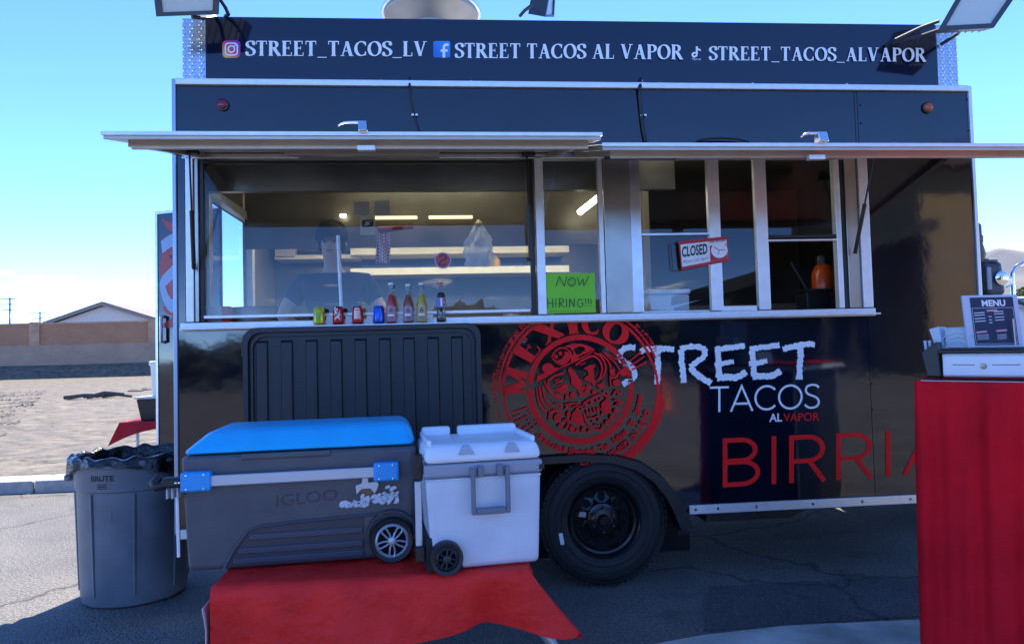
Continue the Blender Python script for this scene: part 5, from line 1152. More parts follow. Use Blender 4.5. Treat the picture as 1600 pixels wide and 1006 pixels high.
def bottle(px, pyt, liquid, label_c, lab, cola=False, capc=None):
    x = H(px, 495, -.068).x; h_ = H(px, pyt, -.068).z-LZ; r_ = .030; c = (x, -.068, LZ)
    t_ = thing('glass_bottle', c, lab, 'bottle', 'drink bottles on the window ledge')
    prof = [(.025, 0), (r_, .006), (r_, h_*.44), (r_*.93, h_*.50), (r_*.62, h_*.66), (.0125, h_*.78), (.0115, h_*.95)]
    if cola: prof = [(.024, 0), (.029, .008), (.026, h_*.16), (.0235, h_*.30), (.029, h_*.44), (.0295, h_*.56), (.024, h_*.68), (.013, h_*.84), (.0115, h_*.95)]
    fill = .72 if not cola else .74
    liq = [(max(.004, r-.0015), z+.003) for r, z in prof if z <= h_*fill]; liq.append((liq[-1][0]*.8, h_*fill))
    MB().lathe(prof, c, 24).build('glass', CLEAR, t_, smooth=50)
    MB().lathe(liq, c, 24).build('drink', liquid, t_, smooth=50)
    MB().lathe([(.0125, h_*.95), (.0155, h_*.955), (.0155, h_*.985), (.012, h_), (.001, h_)], c, 18).build('cap', capc or ALUW, t_, smooth=40)
    if not cola:
        lb = MB().grid(lambda u, v: (x+(r_+.0008)*math.sin((u-.5)*2.6), -.068-(r_+.0008)*math.cos((u-.5)*2.6), LZ+.012+v*(h_*.36)), 14, 3).build('paper_label', label_c, t_, smooth=60)
        cyl = lambda a, z, k: Vector((x+(r_+.0014+.0001*k)*math.sin(a), -.068-(r_+.0014+.0001*k)*math.cos(a), LZ+z))
        D = Decal(cyl); 
        for a_, z__, rr in ((-.18, h_*.30, .15), (.2, h_*.30, .14), (.02, h_*.35, .13)): D.poly([(a_+rr*math.cos(t), z__+.0075*math.sin(t)) for t in [k*math.pi/4 for k in range(8)]])
        D.build('leaf_print', mat('label_teal', (.02, .12, .12), .5), lb)
        D = Decal(cyl)
        for z__ in (.021, .029, .036): D.stroke(resample([(-.55, z__), (.55, z__)], .1), .0028)
        D.build('line_print', mat('label_ink', (.06, .04, .05), .5), lb)
        D = Decal(cyl); D.stroke(resample([(-.6, .047), (.6, .047)], .1), .010); D.build('band_print', VINYL_W, lb)
    else:
        cyl = lambda a, z, k: Vector((x+(.0304+.0002*k)*math.sin(a), -.068-(.0304+.0002*k)*math.cos(a), LZ+z))
        D = Decal(cyl); D.stroke(resample([(-1.3, h_*.49), (1.3, h_*.49)], .1), h_*.24); lb = D.build('paper_label', mat('label_blue', (.12, .22, .5), .4), t_)
        D = Decal(lambda a, z, k: cyl(a, z, k+4)); D.stroke(resample([(.35, h_*.50), (.95, h_*.50)], .1), h_*.17); D.build('red_patch', mat('label_red', (.55, .05, .06), .4), lb)
        D = Decal(lambda a, z, k: cyl(a, z, k+6)); D.stroke(resample([(-.1, h_*.5), (.25, h_*.5)], .1), h_*.2); D.stroke(resample(spl([(.45, h_*.53), (.65, h_*.47), (.8, h_*.53)], 3), .08), .004); D.build('white_patch', VINYL_W, lb)
bottle(611.5, 442, mat('red_drink', (.50, .02, .01), .15), mat('label_pink', (.50, .28, .33), .5), 'glass bottle of red drink with a pink label')
bottle(638, 444, mat('brown_drink', (.28, .07, .02), .15), mat('label_mauve', (.42, .30, .34), .5), 'glass bottle of brown drink with a mauve label')
bottle(659, 442, mat('yellow_drink', (.60, .40, .02), .15), mat('label_tan', (.55, .42, .20), .5), 'glass bottle of yellow drink with a tan label')
bottle(689.5, 441, mat('cola', (.012, .006, .004), .1), None, 'dark cola bottle with a blue and red label, rightmost on the ledge', True, mat('cap_red', (.45, .1, .1), .3, metal=.4))
for i, px in enumerate((515, 545, 578, 603, 626, 650, 672)):
    x = H(px, 495, -.04).x; MB().box(x-.018, x+.018, -.05, -.031, LZ, LZ+.05).build('price_card', WHITEP, origin=(x, -.04, LZ), label=['white card between the yellow can and the red can', 'white card between the two red-topped cans', 'white card left of the blue can', 'white card between the blue can and the red bottle', 'white card between the red and brown bottles', 'white card between the brown and yellow bottles', 'white card between the yellow bottle and the cola'][i], cat='card', group='white cards behind the drinks')

# ================================================================== BLACK FOLDING TABLE stood against the truck
def black_table():
    x0, x1 = H(380, 560, -.14).x, H(752, 560, -.14).x; zt = H(560, 508, -.14).z
    t_ = thing('folding_table', ((x0+x1)/2, -.14, 0), 'black ribbed plastic folding table stood on end against the truck under the ledge', 'table')
    out = []; r_ = .075
    for cx, cz_, a0 in ((x1-r_, zt-r_, 0), (x0+r_, zt-r_, 90), (x0+r_, .05+r_, 180), (x1-r_, .05+r_, 270)):
        out += [(cx+r_*math.cos(R(a0+90*i/6)), cz_+r_*math.sin(R(a0+90*i/6))) for i in range(7)]
    PL = mat('table_plastic', (.016, .019, .025), .42, var=.1, vscale=20, bump=.06, bscale=260)
    MB().prism([(x, -.125, z) for x, z in out], (0, .03, 0)).build('top_panel', PL, t_, bevel=.008)
    # raised outer rim and step
    def loop(inset, y0, y1, w, nm):
        a_ = []; 
        cx, cz_ = (x0+x1)/2, (zt+.05)/2
        def ins(p, d): return (p[0]+(cx-p[0])*d/abs(x1-cx), p[1]+(cz_-p[1])*d/abs(zt-cz_))
        o_ = [ins(p, inset) for p in out]; i_ = [ins(p, inset+w) for p in out]; n = len(out)
        m_ = MB(); m_.add([(x, y0, z) for x, z in o_]+[(x, y0, z) for x, z in i_]+[(x, y1, z) for x, z in o_]+[(x, y1, z) for x, z in i_],
              [(k, (k+1) % n, n+(k+1) % n, n+k) for k in range(n)]+[(k, (k+1) % n, 2*n+(k+1) % n, 2*n+k) for k in range(n)]+[(n+k, n+(k+1) % n, 3*n+(k+1) % n, 3*n+k) for k in range(n)])
        m_.build(nm, PL, t_, smooth=30)
    loop(.002, -.158, -.125, .026, 'rim'); loop(.040, -.142, -.1255, .012, 'inner_rim')
    # raised ribs, wider than the grooves between them
    n = 9; w_ = (x1-x0-.10)/n
    for k in range(n):
        a_ = x0+.055+k*w_; zt2 = zt-.075
        m_ = MB(); sec = [(a_+.010, -.126), (a_+.016, -.1405), (a_+w_*.52, -.1405), (a_+w_*.57, -.126)]
        m_.add([(x, y, .14) for x, y in sec]+[(x, y, zt2-(.012 if 0 < j < 3 else 0)) for j, (x, y) in enumerate(sec)], [(0, 1, 5, 4), (1, 2, 6, 5), (2, 3, 7, 6), (4, 5, 6, 7), (3, 2, 1, 0)])
        m_.build('rib', PL, t_, bevel=.002)
    MB().box(x0-.008, x0+.002, -.150, -.115, zt-.16, zt-.10).build('latch_tab', PL, t_)
black_table()

# ================================================================== FRONT TABLE with red cloth and two coolers
TZ = .62; X0, X1, Y0, Y1 = .70, 1.80, -1.61, -1.00
ft = thing('low_table', ((X0+X1)/2, (Y0+Y1)/2, 0), 'low white plastic folding table hidden under the red cloth', 'table')
MB().box(X0+.005, X1-.005, Y0+.005, Y1-.005, TZ-.045, TZ-.006).build('tabletop', WHITEP, ft, bevel=.01)
LEGM = mat('leg_grey', (.45, .46, .48), .35, metal=.5)
for xx, dx in ((X0+.12, -.06), (X1-.10, .09)):
    for yy in (Y0+.08, Y1-.08):
        if dx > 0: dx = (H(862, 996, yy).x-xx)*(TZ/(TZ-H(862, 996, yy).z))
        MB().tube([(xx, yy, TZ-.04), (xx+dx, yy, .0)], .018, 8).build('leg', LEGM, ft, smooth=60)
# cloth
rc = random.Random(2)
def cloth():
    m_ = MB(); N = 60
    top = lambda u, v: (X0-.006+(X1-X0+.012)*u, Y0-.006+(Y1-Y0+.006)*v, TZ+.004+.002*math.sin(9*u+4*v)+.0015*math.sin(23*u-11*v))
    m_.grid(top, N, 14)
    def interp(u, tab):
        for (a_, d0), (b_, d1) in zip(tab, tab[1:]):
            if a_ <= u <= b_: return d0+(d1-d0)*(u-a_)/(b_-a_)
    def corner(v):
        x, y, z = top(1, 0); fl = v**1.1
        return Vector((x+.205*fl, y-.012*min(1, v*8)-.06*fl, z-.25*v))
    def front0(u, v):
        drop = interp(u, ((0, .27), (.38, .250), (.61, .222), (.84, .185), (.90, .190), (1.0, .235)))
        x, y, z = top(u, 0)
        fold = .014*math.sin(9*u+.6)+.008*math.sin(23*u+1)+.010*math.exp(-((u-.31-.05*v)/.02)**2)-.012*math.exp(-((u-.62+.08*v)/.03)**2)+.008*math.exp(-((u-.17)/.012)**2)
        fl = v**1.2; pl = math.exp(-((u-.86)/.045)**2)
        return Vector((x+.006*math.sin(8*u+3*v)*fl, y-.012*min(1, v*8)-.028*fl+fold*fl+.05*pl*fl, z-drop*v))
    def front(u, v):
        v = v*(1-.16*max(0, (u-.93)/.07)**1.6*v)
        k = max(0, (u-.84)/.16)**1.3
        return front0(u, v).lerp(corner(v), k)
    def right(u, v):
        v = v*(1-.16*max(0, 1-u/.10)**1.6*v)
        x, y, z = top(1, u); fl = v**1.1; drop = .235-.04*u
        p = Vector((x+.012*v+.02*math.sin(14*u)*fl+.05*fl, y, z-drop*v))
        k = max(0, 1-u/.35)**1.2
        return p.lerp(corner(v), k)
    def left(u, v):
        x, y, z = top(0, u); q = front0(0, v)
        p = Vector((x-.008*v+.006*math.sin(12*u)*v, y, z-.25*v)); k = max(0, 1-u/.2)
        return p.lerp(q, k)
    m_.grid(front, N, 14); m_.grid(right, 24, 14); m_.grid(left, 24, 10)
    o = m_.build('tablecloth', REDCLOTH, origin=((X0+X1)/2, (Y0+Y1)/2, TZ), smooth=70, label='glossy red vinyl tablecloth with a flared right corner draped over the low table', cat='tablecloth')
    bm = bmesh.new(); bm.from_mesh(o.data); bmesh.ops.remove_doubles(bm, verts=bm.verts[:], dist=.02 if False else .0005); bm.to_mesh(o.data); bm.free()
    for p_ in o.data.polygons: p_.use_smooth = True
    return o
cloth()
ms = thing('folded_sheet', (X0-.02, Y0+.1, TZ-.2), 'edge of a pale plastic sheet showing beside the red cloth', 'sheet')
MB().grid(lambda u, v: (X0-.030+.012*math.sin(5*v)-.004*u, Y0-.03+.16*u, TZ-.06-.30*v), 6, 8).build('sheet', mat('sheet_pink', (.62, .48, .50), .4), ms, solid=.004, smooth=60)

# ---- big blue-lidded cooler
bl = G(290, 893, TZ+.012); brr = G(590, 871, TZ+.012)
yaw_c = math.atan2(brr.y-bl.y, brr.x-bl.x)
LC, DC = .865, .40
BLUE = mat('cooler_blue', (.015, .46, .80), .34, var=.07, vscale=6, bump=.04, bscale=120); GREY = mat('cooler_grey', (.095, .097, .112), .5, var=.14, vscale=7, bump=.08, bscale=260); GREYD = mat('cooler_dark', (.05, .055, .07), .5)
zc = TZ+.008
ck_ = thing('wheeled_cooler', (bl.x-.012, bl.y, zc), 'large dark grey wheeled cooler with a bright blue lid on the red table', 'cooler', rot=(0, 0, yaw_c), local=True)
hb = .428
bd = MB(); 
# body profile along the front: recess at lower right where the wheel and ribs sit
bd.taper((.018, .84, 0, DC-.02), (0, LC, -.022, DC), 0, hb)
bd.build('body', GREY, ck_, bevel=.022, seg=3)
fy = lambda z: -.022*z/hb      # front face leans out
def fbox(m_, x0, x1, z0, z1, p0, p1):
    m_.hexa([(x0, fy(z0)-p0, z0), (x1, fy(z0)-p0, z0), (x1, fy(z0)+p1, z0), (x0, fy(z0)+p1, z0), (x0, fy(z1)-p0, z1), (x1, fy(z1)-p0, z1), (x1, fy(z1)+p1, z1), (x0, fy(z1)+p1, z1)]); return m_
# ribbed lower panel
rp = MB(); pan = [(.155, .012), (.235, .135), (.27, .15), (.66, .168), (.66, .012)]
rp.prism([(x, fy(z)-.003, z) for x, z in pan], (0, .01, 0)); rp.build('lower_panel', GREYD, ck_)
for i, (xa, z0_) in enumerate(((.20, .055), (.24, .105), (.18, .018))):
    fbox(MB(), xa, .655, z0_, z0_+.024, .010, .004).build('rib', mat('rib_blue_grey', (.06, .07, .10), .45), ck_, bevel=.004)
# arched lip above the panel
MB().tube([(x, fy(z)-.006, z) for x, z in ((.148, .005), (.185, .075), (.235, .140), (.275, .155), (.42, .163), (.66, .172), (.76, .176))], .0055, 6).build('panel_lip', GREY, ck_, smooth=60)
# lid: sloped front, domed corners
lid = MB(); z0_, z1_ = hb+.004, hb+.088
lid.taper((-.004, LC+.004, -.030, DC+.004), (.095, LC-.035, .055, DC-.03), z0_, z1_)
lid.build('lid', BLUE, ck_, bevel=.030, seg=4, smooth=35)
fbox(MB(), .215, .54, hb-.022, hb+.000, .010, .005).build('lid_grip', GREY, ck_, bevel=.006)
# tow bar along the front
zr_ = .338
MB().box(.085, .72, -.048, -.036, zr_-.020, zr_+.020).build('tow_bar', mat('bar_silver', (.55, .58, .64), .35, metal=.4), ck_, bevel=.004)
for xa, xb in ((.010, .115), (.70, .795)):
    c_ = MB().box(xa, xb, -.062, -.018, zr_-.034, zr_+.036).build('bar_clamp', mat('clamp_blue', (.02, .36, .82), .3), ck_, bevel=.008)
    for xx in (xa+.022, xb-.022):
        for zz in (zr_-.024, zr_+.026): MB().lathe([(.004, .0), (.004, -.002), (.001, -.003)], (xx, -.062, zz), 8, 'Y').build('screw', CHROME, c_)
hnd = MB().box(-.055, .016, -.060, -.026, zr_-.017, zr_+.021).build('handle_grip', BLACKP, ck_, bevel=.009)
MB().tube([(-.045, -.043, zr_-.005), (-.075, -.043, zr_-.012), (-.085, -.04, zr_+.0), (-.07, -.02, zr_+.02)], .017, 8).build('handle_loop', BLACKP, ck_, smooth=60)
for xx in (.0, .012): MB().lathe([(.005, 0), (.004, -.003), (.001, -.004)], (xx-.003, -.060, zr_+.002), 8, 'Y').build('pin', CHROME, hnd)
for k in range(3): MB().box(-.045+.018*k, -.038+.018*k, -.035, .01, zr_-.060, zr_-.020).build('drain_cap', mat('cap_white', (.55, .56, .58), .4), ck_, bevel=.003)
MB().tube([(-.018, .01, zr_-.05), (-.014, .0, .19), (-.012, .0, .06)], .006, 6).build('drain_cord', WHITEP, ck_)
# wheel
def small_wheel(parent, c, R_, w_, rimc, spokes, rr):
    t_ = MB().lathe([(rr, 0), (R_*.93, -.004), (R_, .006), (R_, w_-.006), (R_*.92, w_), (rr, w_)], c, 40, 'Y', cap=False).build('wheel', mat('wheel_black', (.016, .017, .02), .5, bump=.08, bscale=200), parent, smooth=40)
    MB().lathe([(rr, .004), (rr-.008, -.002), (rr-.013, .004)], c, 40, 'Y', cap=False).build('rim', rimc, t_, smooth=40)
    MB().lathe([(rr, .022), (.0, .022)], c, 30, 'Y', cap=False).build('wheel_back', DARK, t_)
    hubm = MB().lathe([(.016, .016), (.015, -.003), (.009, -.006), (.001, -.006)], c, 18, 'Y').build('hub', rimc, t_, smooth=40)
    for k in range(spokes):
        a_ = 2*math.pi*k/spokes; sg = 1 if k % 2 else -1
        pts = [Vector((c[0]+r_*math.cos(a_+sg*b_), c[1]+.002, c[2]+r_*math.sin(a_+sg*b_))) for r_, b_ in ((.012, 0), (rr*.45, .02), (rr*.75, .10), (rr-.006, .22))]
        MB().tube(pts, .0042, 6).build('spoke', rimc, t_, smooth=60)
    return t_
wxc = .765; RW = .083
MB().lathe([(RW+.016, .004), (RW+.012, -.014), (RW+.004, -.014)], (wxc, fy(.08)-.006, RW-.004+.012), 36, 'Y', cap=False).build('wheel_arch', GREYD, ck_, smooth=40)
small_wheel(ck_, (wxc, -.055, RW-.006), RW, .05, mat('rim_silver', (.50, .55, .62), .35, metal=.5), 10, .066)
# raised lettering, bottle opener and sticker
loc = lambda dx0: (lambda a, z, k: Vector((a, fy(z)-.0016-.0001*k, z)))
D = Decal(loc(0)); f_ = lambda u, v: (.338+.225*u, .225+.012*u+v*.043); 
font_text(D, 'IGLOO', f_, .012); o_ = D.mb.build('raised_lettering', mat('emboss_grey', (.055, .058, .07), .35), ck_)
SX = .045
sc_ = lambda x, z: (.628+SX+(x-.628)*1.18, .285+(z-.285)*1.18)
bo = MB(); bo.prism([(x, fy(z)-.014, z) for x, z in (sc_(*p) for p in ((.595, .258), (.592, .288), (.612, .294), (.616, .320), (.626, .322), (.633, .318), (.634, .296), (.662, .298), (.668, .288), (.660, .268), (.652, .258), (.640, .275), (.612, .275)))], (0, .012, 0))
bo.build('bottle_opener', mat('opener_metal', (.55, .62, .70), .35, metal=.4), ck_, bevel=.003)
MB().lathe([(.006, .0), (.005, -.004), (.001, -.005)], (.624+SX, fy(.322)-.014, .322), 10, 'Y').build('screw', STEEL, ck_)
D = Decal(loc(0)); D.poly([sc_(*p) for p in [(.604, .272), (.650, .272), (.640, .250), (.628, .244), (.616, .250)]]); D.build('opener_plate', mat('plate_brown', (.16, .13, .10), .4, metal=.4), ck_)
D = Decal(lambda a, z, k: Vector((a, fy(z)-.0022-.0001*k, z)))
rs_ = random.Random(9)
for (x0_, z0__, x1_, z1__, n_) in ((.575, .205, .67, .232, 34), (.655, .216, .755, .252, 44), (.73, .208, .79, .262, 26), (.75, .262, .782, .280, 7)):
    for k in range(n_):
        t = rs_.random(); x = x0_+(x1_-x0_)*t; z = z0__+(z1__-z0__)*(rs_.random()*.7+.15); D.blob(x, z, rs_.uniform(.007, .012), rs_.uniform(.004, .0075), 7, rs_.random())
D.build('sticker', mat('sticker_pale', (.66, .73, .80), .4), ck_)
D = Decal(lambda a, z, k: Vector((a, fy(z)-.012-.0001*k, z)))
for k in range(40):
    x = rs_.uniform(.585, .785); z = .216+(x-.58)*.13+rs_.uniform(-.010, .014); D.stroke([(x, z), (x+rs_.uniform(.004, .012), z+rs_.uniform(-.005, .006))], .0016)
D.build('sticker_lines', mat('sticker_ink', (.03, .05, .10), .4), ck_)

# ---- white cooler
wl_ = G(742, 888, TZ+.008); wr_ = G(846, 880, TZ+.008)
ywc = R(7)
WC, WD = .43, .36
w0 = Vector((wr_.x-WC*math.cos(ywc)+.008, wr_.y-WC*math.sin(ywc)+.02, TZ+.008))
wc = thing('wheeled_cooler', w0, 'smaller white wheeled cooler with a pale grey band and front handle', 'cooler', rot=(0, 0, ywc), local=True)
WB = mat('cooler_white', (.66, .71, .78), .42, var=.08, vscale=6, bump=.03, bscale=200); WBL = mat('cooler_lid_white', (.82, .84, .87), .4, var=.03); BAND = mat('cooler_band', (.33, .35, .41), .45)
h1 = .335
MB().taper((.020, WC-.012, .0, WD-.02), (.0, WC, -.016, WD), .0, h1).build('body', WB, wc, bevel=.020, seg=3)
MB().box(.002, WC-.002, -.020, WD, h1-.012, h1-.004).build('body_ridge', WB, wc, bevel=.003)
MB().box(-.004, WC+.004, -.024, WD+.004, h1+.001, h1+.048).build('band', BAND, wc, bevel=.010)
hl = h1+.050
MB().taper((-.006, WC+.006, -.028, WD+.006), (.008, WC-.008, -.005, WD-.0), hl, hl+.066).build('lid', WBL, wc, bevel=.026, seg=4, smooth=35)
lt_ = hl+.066
for xx in (.012, WC-.028): MB().box(xx, xx+.016, .02, WD-.02, lt_-.008, lt_+.016).build('lid_side_rib', WBL, wc, bevel=.006)
MB().box(.02, .135, WD-.05, WD-.012, lt_-.004, lt_+.034).build('lid_back_rib', WBL, wc, bevel=.010); MB().box(.165, WC-.02, WD-.05, WD-.012, lt_-.004, lt_+.034).build('lid_back_rib', WBL, wc, bevel=.010)
for xx in (.12, .29): MB().taper((xx, xx+.06, -.026, -.010), (xx+.018, xx+.042, -.016, .0), hl+.030, hl+.062).build('lid_notch', mat('notch_grey', (.42, .45, .5), .45), wc, bevel=.003)
# front handle
hx0, hx1 = .165, .300
hm_ = MB().box(hx0-.004, hx0+.012, -.050, -.028, h1-.135, h1+.035).box(hx1-.012, hx1+.004, -.050, -.028, h1-.135, h1+.035).box(hx0+.0125, hx1-.0125, -.050, -.028, h1-.135, h1-.112)
hm_.build('front_handle', mat('handle_grey', (.17, .19, .24), .45), wc, bevel=.005)
for xx in (hx0+.022, hx1-.042): MB().box(xx, xx+.022, -.044, -.022, h1-.002, h1+.040).build('handle_hinge', MATS['handle_grey'], wc, bevel=.004)
# tow handle post at the left
MB().box(-.040, -.006, .012, .040, h1-.01, h1+.085).build('handle_socket', BLACKP, wc, bevel=.005)
MB().box(-.036, -.012, .014, .036, h1-.245, h1-.012).build('tow_handle', mat('tow_silver', (.55, .60, .68), .35, metal=.3), wc, bevel=.005)
MB().box(-.038, -.004, .010, .042, h1-.30, h1-.247).build('handle_foot', BLACKP, wc, bevel=.004)
MB().taper((.0, .135, .0, WD), (.0, .10, .0, WD), -.001, .12).build('wheel_housing', mat('housing_black', (.012, .013, .016), .6), wc)
small_wheel(wc, (.068, -.045, .052), .060, .045, mat('wheel_rim_black', (.02, .022, .03), .35), 8, .043)
MB().box(WC-.012, WC+.010, -.026, -.006, h1+.010, h1+.03).build('lid_latch', BLACKP, wc, bevel=.003)

# ================================================================== BIN
bc_ = Vector((-.395, .40, 0))
BINM = mat('bin_grey', (.16, .18, .205), .42, var=.22, vscale=5, bump=.04, bscale=200)
bn = thing('trash_can', bc_, 'round grey plastic trash can lined with a black bag', 'trash can')
HB = .845; RT_, RB_ = .335, .285
prof = [(.05, .01), (RB_-.02, .0), (RB_, .012), (RB_+.006, .05), (RT_-.026, .66), (RT_-.018, .668), (RT_-.008, .80), (RT_+.004, .805), (RT_+.008, .825), (RT_+.002, HB), (RT_-.012, HB-.004), (RT_-.02, .80), (RB_-.01, .06), (.01, .05)]
MB().lathe(prof, bc_, 64).build('barrel', BINM, bn, smooth=35)
for k in range(8):
    a_ = R(22+45*k); o_ = bc_
    pA = o_+Vector(((RB_+.004)*math.cos(a_), (RB_+.004)*math.sin(a_), .07)); pB = o_+Vector(((RT_-.024)*math.cos(a_), (RT_-.024)*math.sin(a_), .655))
    MB().tube([pA, pB], .010, 6).build('rib', BINM, bn, smooth=60)
for s_ in (-1, 1):
    a_ = R(180 if s_ < 0 else 0); cx = bc_.x+s_*(RT_+.028)
    MB().box(cx-.022, cx+.022, bc_.y-.07, bc_.y+.07, .70, .745).build('handle', BINM, bn, bevel=.014)
cylf = lambda a, z, k: bc_+Vector(((RT_-.012+.0015+.0001*k)*math.sin(a), -(RT_-.012+.0015+.0001*k)*math.cos(a), z))
D = Decal(cylf)
an = math.atan2(H(161, 760, .1).x-bc_.x, .33)
f_ = lambda u, v: (an-.21+.42*u, .735+v*.030)
font_text(D, 'BRUTE', f_, .045); D.build('lettering', mat('letter_black', (.012, .013, .016), .5), bn)
D = Decal(cylf); D.stroke([(an-.085, .716), (an+.085, .716), (an+.085, .692), (an-.085, .692)], .004, closed=True); D.stroke([(an-.075, .704), (an+.075, .704)], .007); D.build('label_mark', MATS['letter_black'], bn)
# liner
LINER = mat('bag_black', (.010, .010, .012), .22, var=.2, bump=.5, bscale=22, bdist=.03)
def liner(u, v):
    t = 2*math.pi*u; w_ = .5+.5*math.sin(t*3+1)
    wr = .010*math.sin(t*17+3*v)+.006*math.sin(t*31)
    if v < .35:
        q_ = v/.35; r_ = RT_+.012+.010*math.sin(t*13)*1; z = HB-.015-(.012+.085*max(0, math.cos(t-R(-15)))**3+.085*max(0, math.cos(t-R(190)))**5)*(1-q_)+.02*q_; r_ += .012*(1-q_)*abs(math.sin(t*9))
    elif v < .5:
        q_ = (v-.35)/.15; r_ = RT_+.012-.035*q_; z = HB+.005+.012*math.sin(math.pi*q_)+.008*math.sin(t*15)
    else:
        q_ = (v-.5)/.5; r_ = (RT_-.023)*(1-.12*q_)+wr*q_*2; z = HB+.002-.34*q_
    return (bc_.x+r_*math.cos(t), bc_.y+r_*math.sin(t), z+.004*math.sin(t*23+v*9))
MB().grid(liner, 120, 18).build('bin_liner', LINER, origin=(bc_.x, bc_.y, HB), smooth=80, label='crumpled black plastic liner bag in the grey trash can', cat='bin bag')

# ================================================================== TABLE behind the truck
q0 = G(188, 660, .70)
bt = thing('folding_table', (q0.x+.5, q0.y+.3, 0), 'small folding table under a red cloth behind the truck', 'table')
bx0_, bx1_, by0, by1 = q0.x, q0.x+1.1, q0.y, q0.y+.62
MB().box(bx0_+.01, bx1_, by0+.01, by1, .66, .694).build('tabletop', WHITEP, bt)
for xx in (bx0_+.16, bx0_+.50):
    MB().tube([(xx, by0+.08, .66), (xx, by0+.08, .0)], .02, 8).build('leg', LEGM, bt, smooth=60)
MB().tube([(bx0_+.16, by0+.08, .22), (bx0_+.50, by0+.08, .34)], .012, 6).build('brace', LEGM, bt)
for yy in (by1-.08,): MB().tube([(bx1_-.1, yy, .66), (bx1_-.1, yy, 0)], .02, 8).build('leg', LEGM, bt); 
def bcl(u, v):
    if v < .5: return (bx0_-.005+(bx1_-bx0_)*u, by1-(by1-by0+.01)*v*2, .702)
    q_ = (v-.5)*2; return (bx0_-.005+(bx1_-bx0_)*u-.12*q_*(1-u)**6, by0-.012-.03*q_+.012*math.sin(u*20)*q_, .702-(.07+.20*(1-u)**5)*q_)
MB().grid(bcl, 40, 14).build('tablecloth', mat('sunlit_red_cloth', (.42, .02, .03), .7, spec=.1, var=.1), origin=(bx0_, by0, .70), smooth=60, label='red cloth with a drooping corner on the small table behind the truck', cat='tablecloth')
ub = Vector((H(219, 640, by0+.22).x+.205, by0+.22, .706))
tu = thing('black_tub', ub, 'black plastic tub with a pale rim on the table behind the truck', 'tub')
MB().taper((ub.x-.15, ub.x+.22, ub.y-.12, ub.y+.14), (ub.x-.19, ub.x+.26, ub.y-.15, ub.y+.17), .706, .96).build('tub_body', mat('tub_black', (.02, .02, .018), .5), tu, bevel=.012)
MB().box(ub.x-.205, ub.x+.275, ub.y-.165, ub.y+.185, .962, .985).build('rim', mat('tub_rim', (.62, .62, .60), .5), tu, bevel=.006)
wb = Vector((H(233.5, 600, ub.y).x+.19, ub.y+.02, .987))
wk = thing('white_bucket', wb, 'cream white plastic bucket stacked on the black tub', 'bucket')
MB().lathe([(.15, 0), (.155, .01), (.175, .40), (.168, .40), (.15, .02)], wb, 32).build('bucket_body', mat('bucket_cream', (.78, .76, .66), .45), wk, smooth=40)
MB().lathe([(.178, .36), (.19, .37), (.19, .41), (.17, .42)], wb, 32, cap=False).build('bucket_rim', MATS['bucket_cream'], wk, smooth=40)

# ================================================================== RIGHT COUNTER
cz0 = 1.25; cc = G(1430, 591, cz0)
ct = thing('counter_table', (cc.x, cc.y, 0), 'tall serving counter under a dark red floor-length cloth', 'table', rot=(0, R(.4), R(-48)), local=True)
LX, LY = 1.5, .75
MB().box(.01, LX, .01, LY, cz0-.04, cz0-.008).build('tabletop', WHITEP, ct)
MB().box(.03, LX, .05, LY-.05, .02, cz0-.05).build('dark_counter_fill', mat('fill_black', (.012, .012, .013), .7), ct)  # unseen black box added so the truck side mirrors dark below the counter
for xx in (.06, LX-.06):
    for yy in (.06, LY-.06): MB().tube([(xx, yy, cz0-.04), (xx, yy, .0)], .02, 8).build('leg', LEGM, ct)
def cclo(u, v):
    # u runs round left side, front, right; v down
    s_ = u*(LX+.06)
    if s_ < .06: p = (0, .06-s_); n_ = (-1, 0)
    else: p = (s_-.06, 0); n_ = (0, -1)
    f = .030*math.sin(s_*19+1.3+.5*v)+.020*math.sin(s_*41+.5-v)+.010*math.sin(s_*83+2*v)
    o_ = .014+(.03*v+f*(v**.4)*(1+.4*math.sin(3*v+s_*5)))*min(1, .15+s_/.3)
    return Vector((p[0]+n_[0]*o_, p[1]+n_[1]*o_, cz0-.004-v*(cz0-.01)-.006*(0 if v > 0 else 1)))
cm = MB(); cm.grid(cclo, 150, 24)
cm.grid(lambda u, v: (-.008+(LX+.016)*u, -.008+(LY+.016)*v, cz0+.002), 10, 6)
cl_o = cm.build('tablecloth', REDCLOTH2, smooth=70, label='dark red cloth hanging to the ground from the serving counter', cat='tablecloth')
cl_o.location = ct.location; cl_o.rotation_euler = ct.rotation_euler
def on_counter(name, x, y, lab, cat, rz=0):
    m_ = Matrix.Translation(ct.location) @ ct.rotation_euler.to_matrix().to_4x4()
    o = thing(name, m_ @ Vector((x, y, cz0+.006)), lab, cat, local=True); o.rotation_euler = (0, R(.4), R(-48)+rz); return o
dw = on_counter('cash_drawer', .085, .04, 'white cash drawer with a lock on the red counter', 'cash drawer')
DRW = mat('drawer_white', (.80, .82, .85), .4, var=.04)
MB().box(0, .40, .012, .38, .0, .098).build('case', DRW, dw, bevel=.004)
f0 = MB().box(.004, .305, .0, .0115, .006, .090).build('drawer_front', DRW, dw, bevel=.003)
for xa, xb in ((.040, .120), (.180, .275)): MB().box(xa, xb, -.0012, .0, .050, .0525).build('slot', DARK, f0)
MB().lathe([(.012, 0), (.011, -.006), (.004, -.007)], (.150, .0, .045), 16, 'Y').build('lock', mat('lock_brass', (.30, .27, .2), .3, metal=.8), f0, smooth=40)
MB().box(.307, .40, .0, .0115, .004, .094).build('side_panel', mat('drawer_side', (.66, .70, .74), .4), dw)
by_ = on_counter('black_tray', .08, .03, 'flat black tray lying on top of the white cash drawer', 'tray')
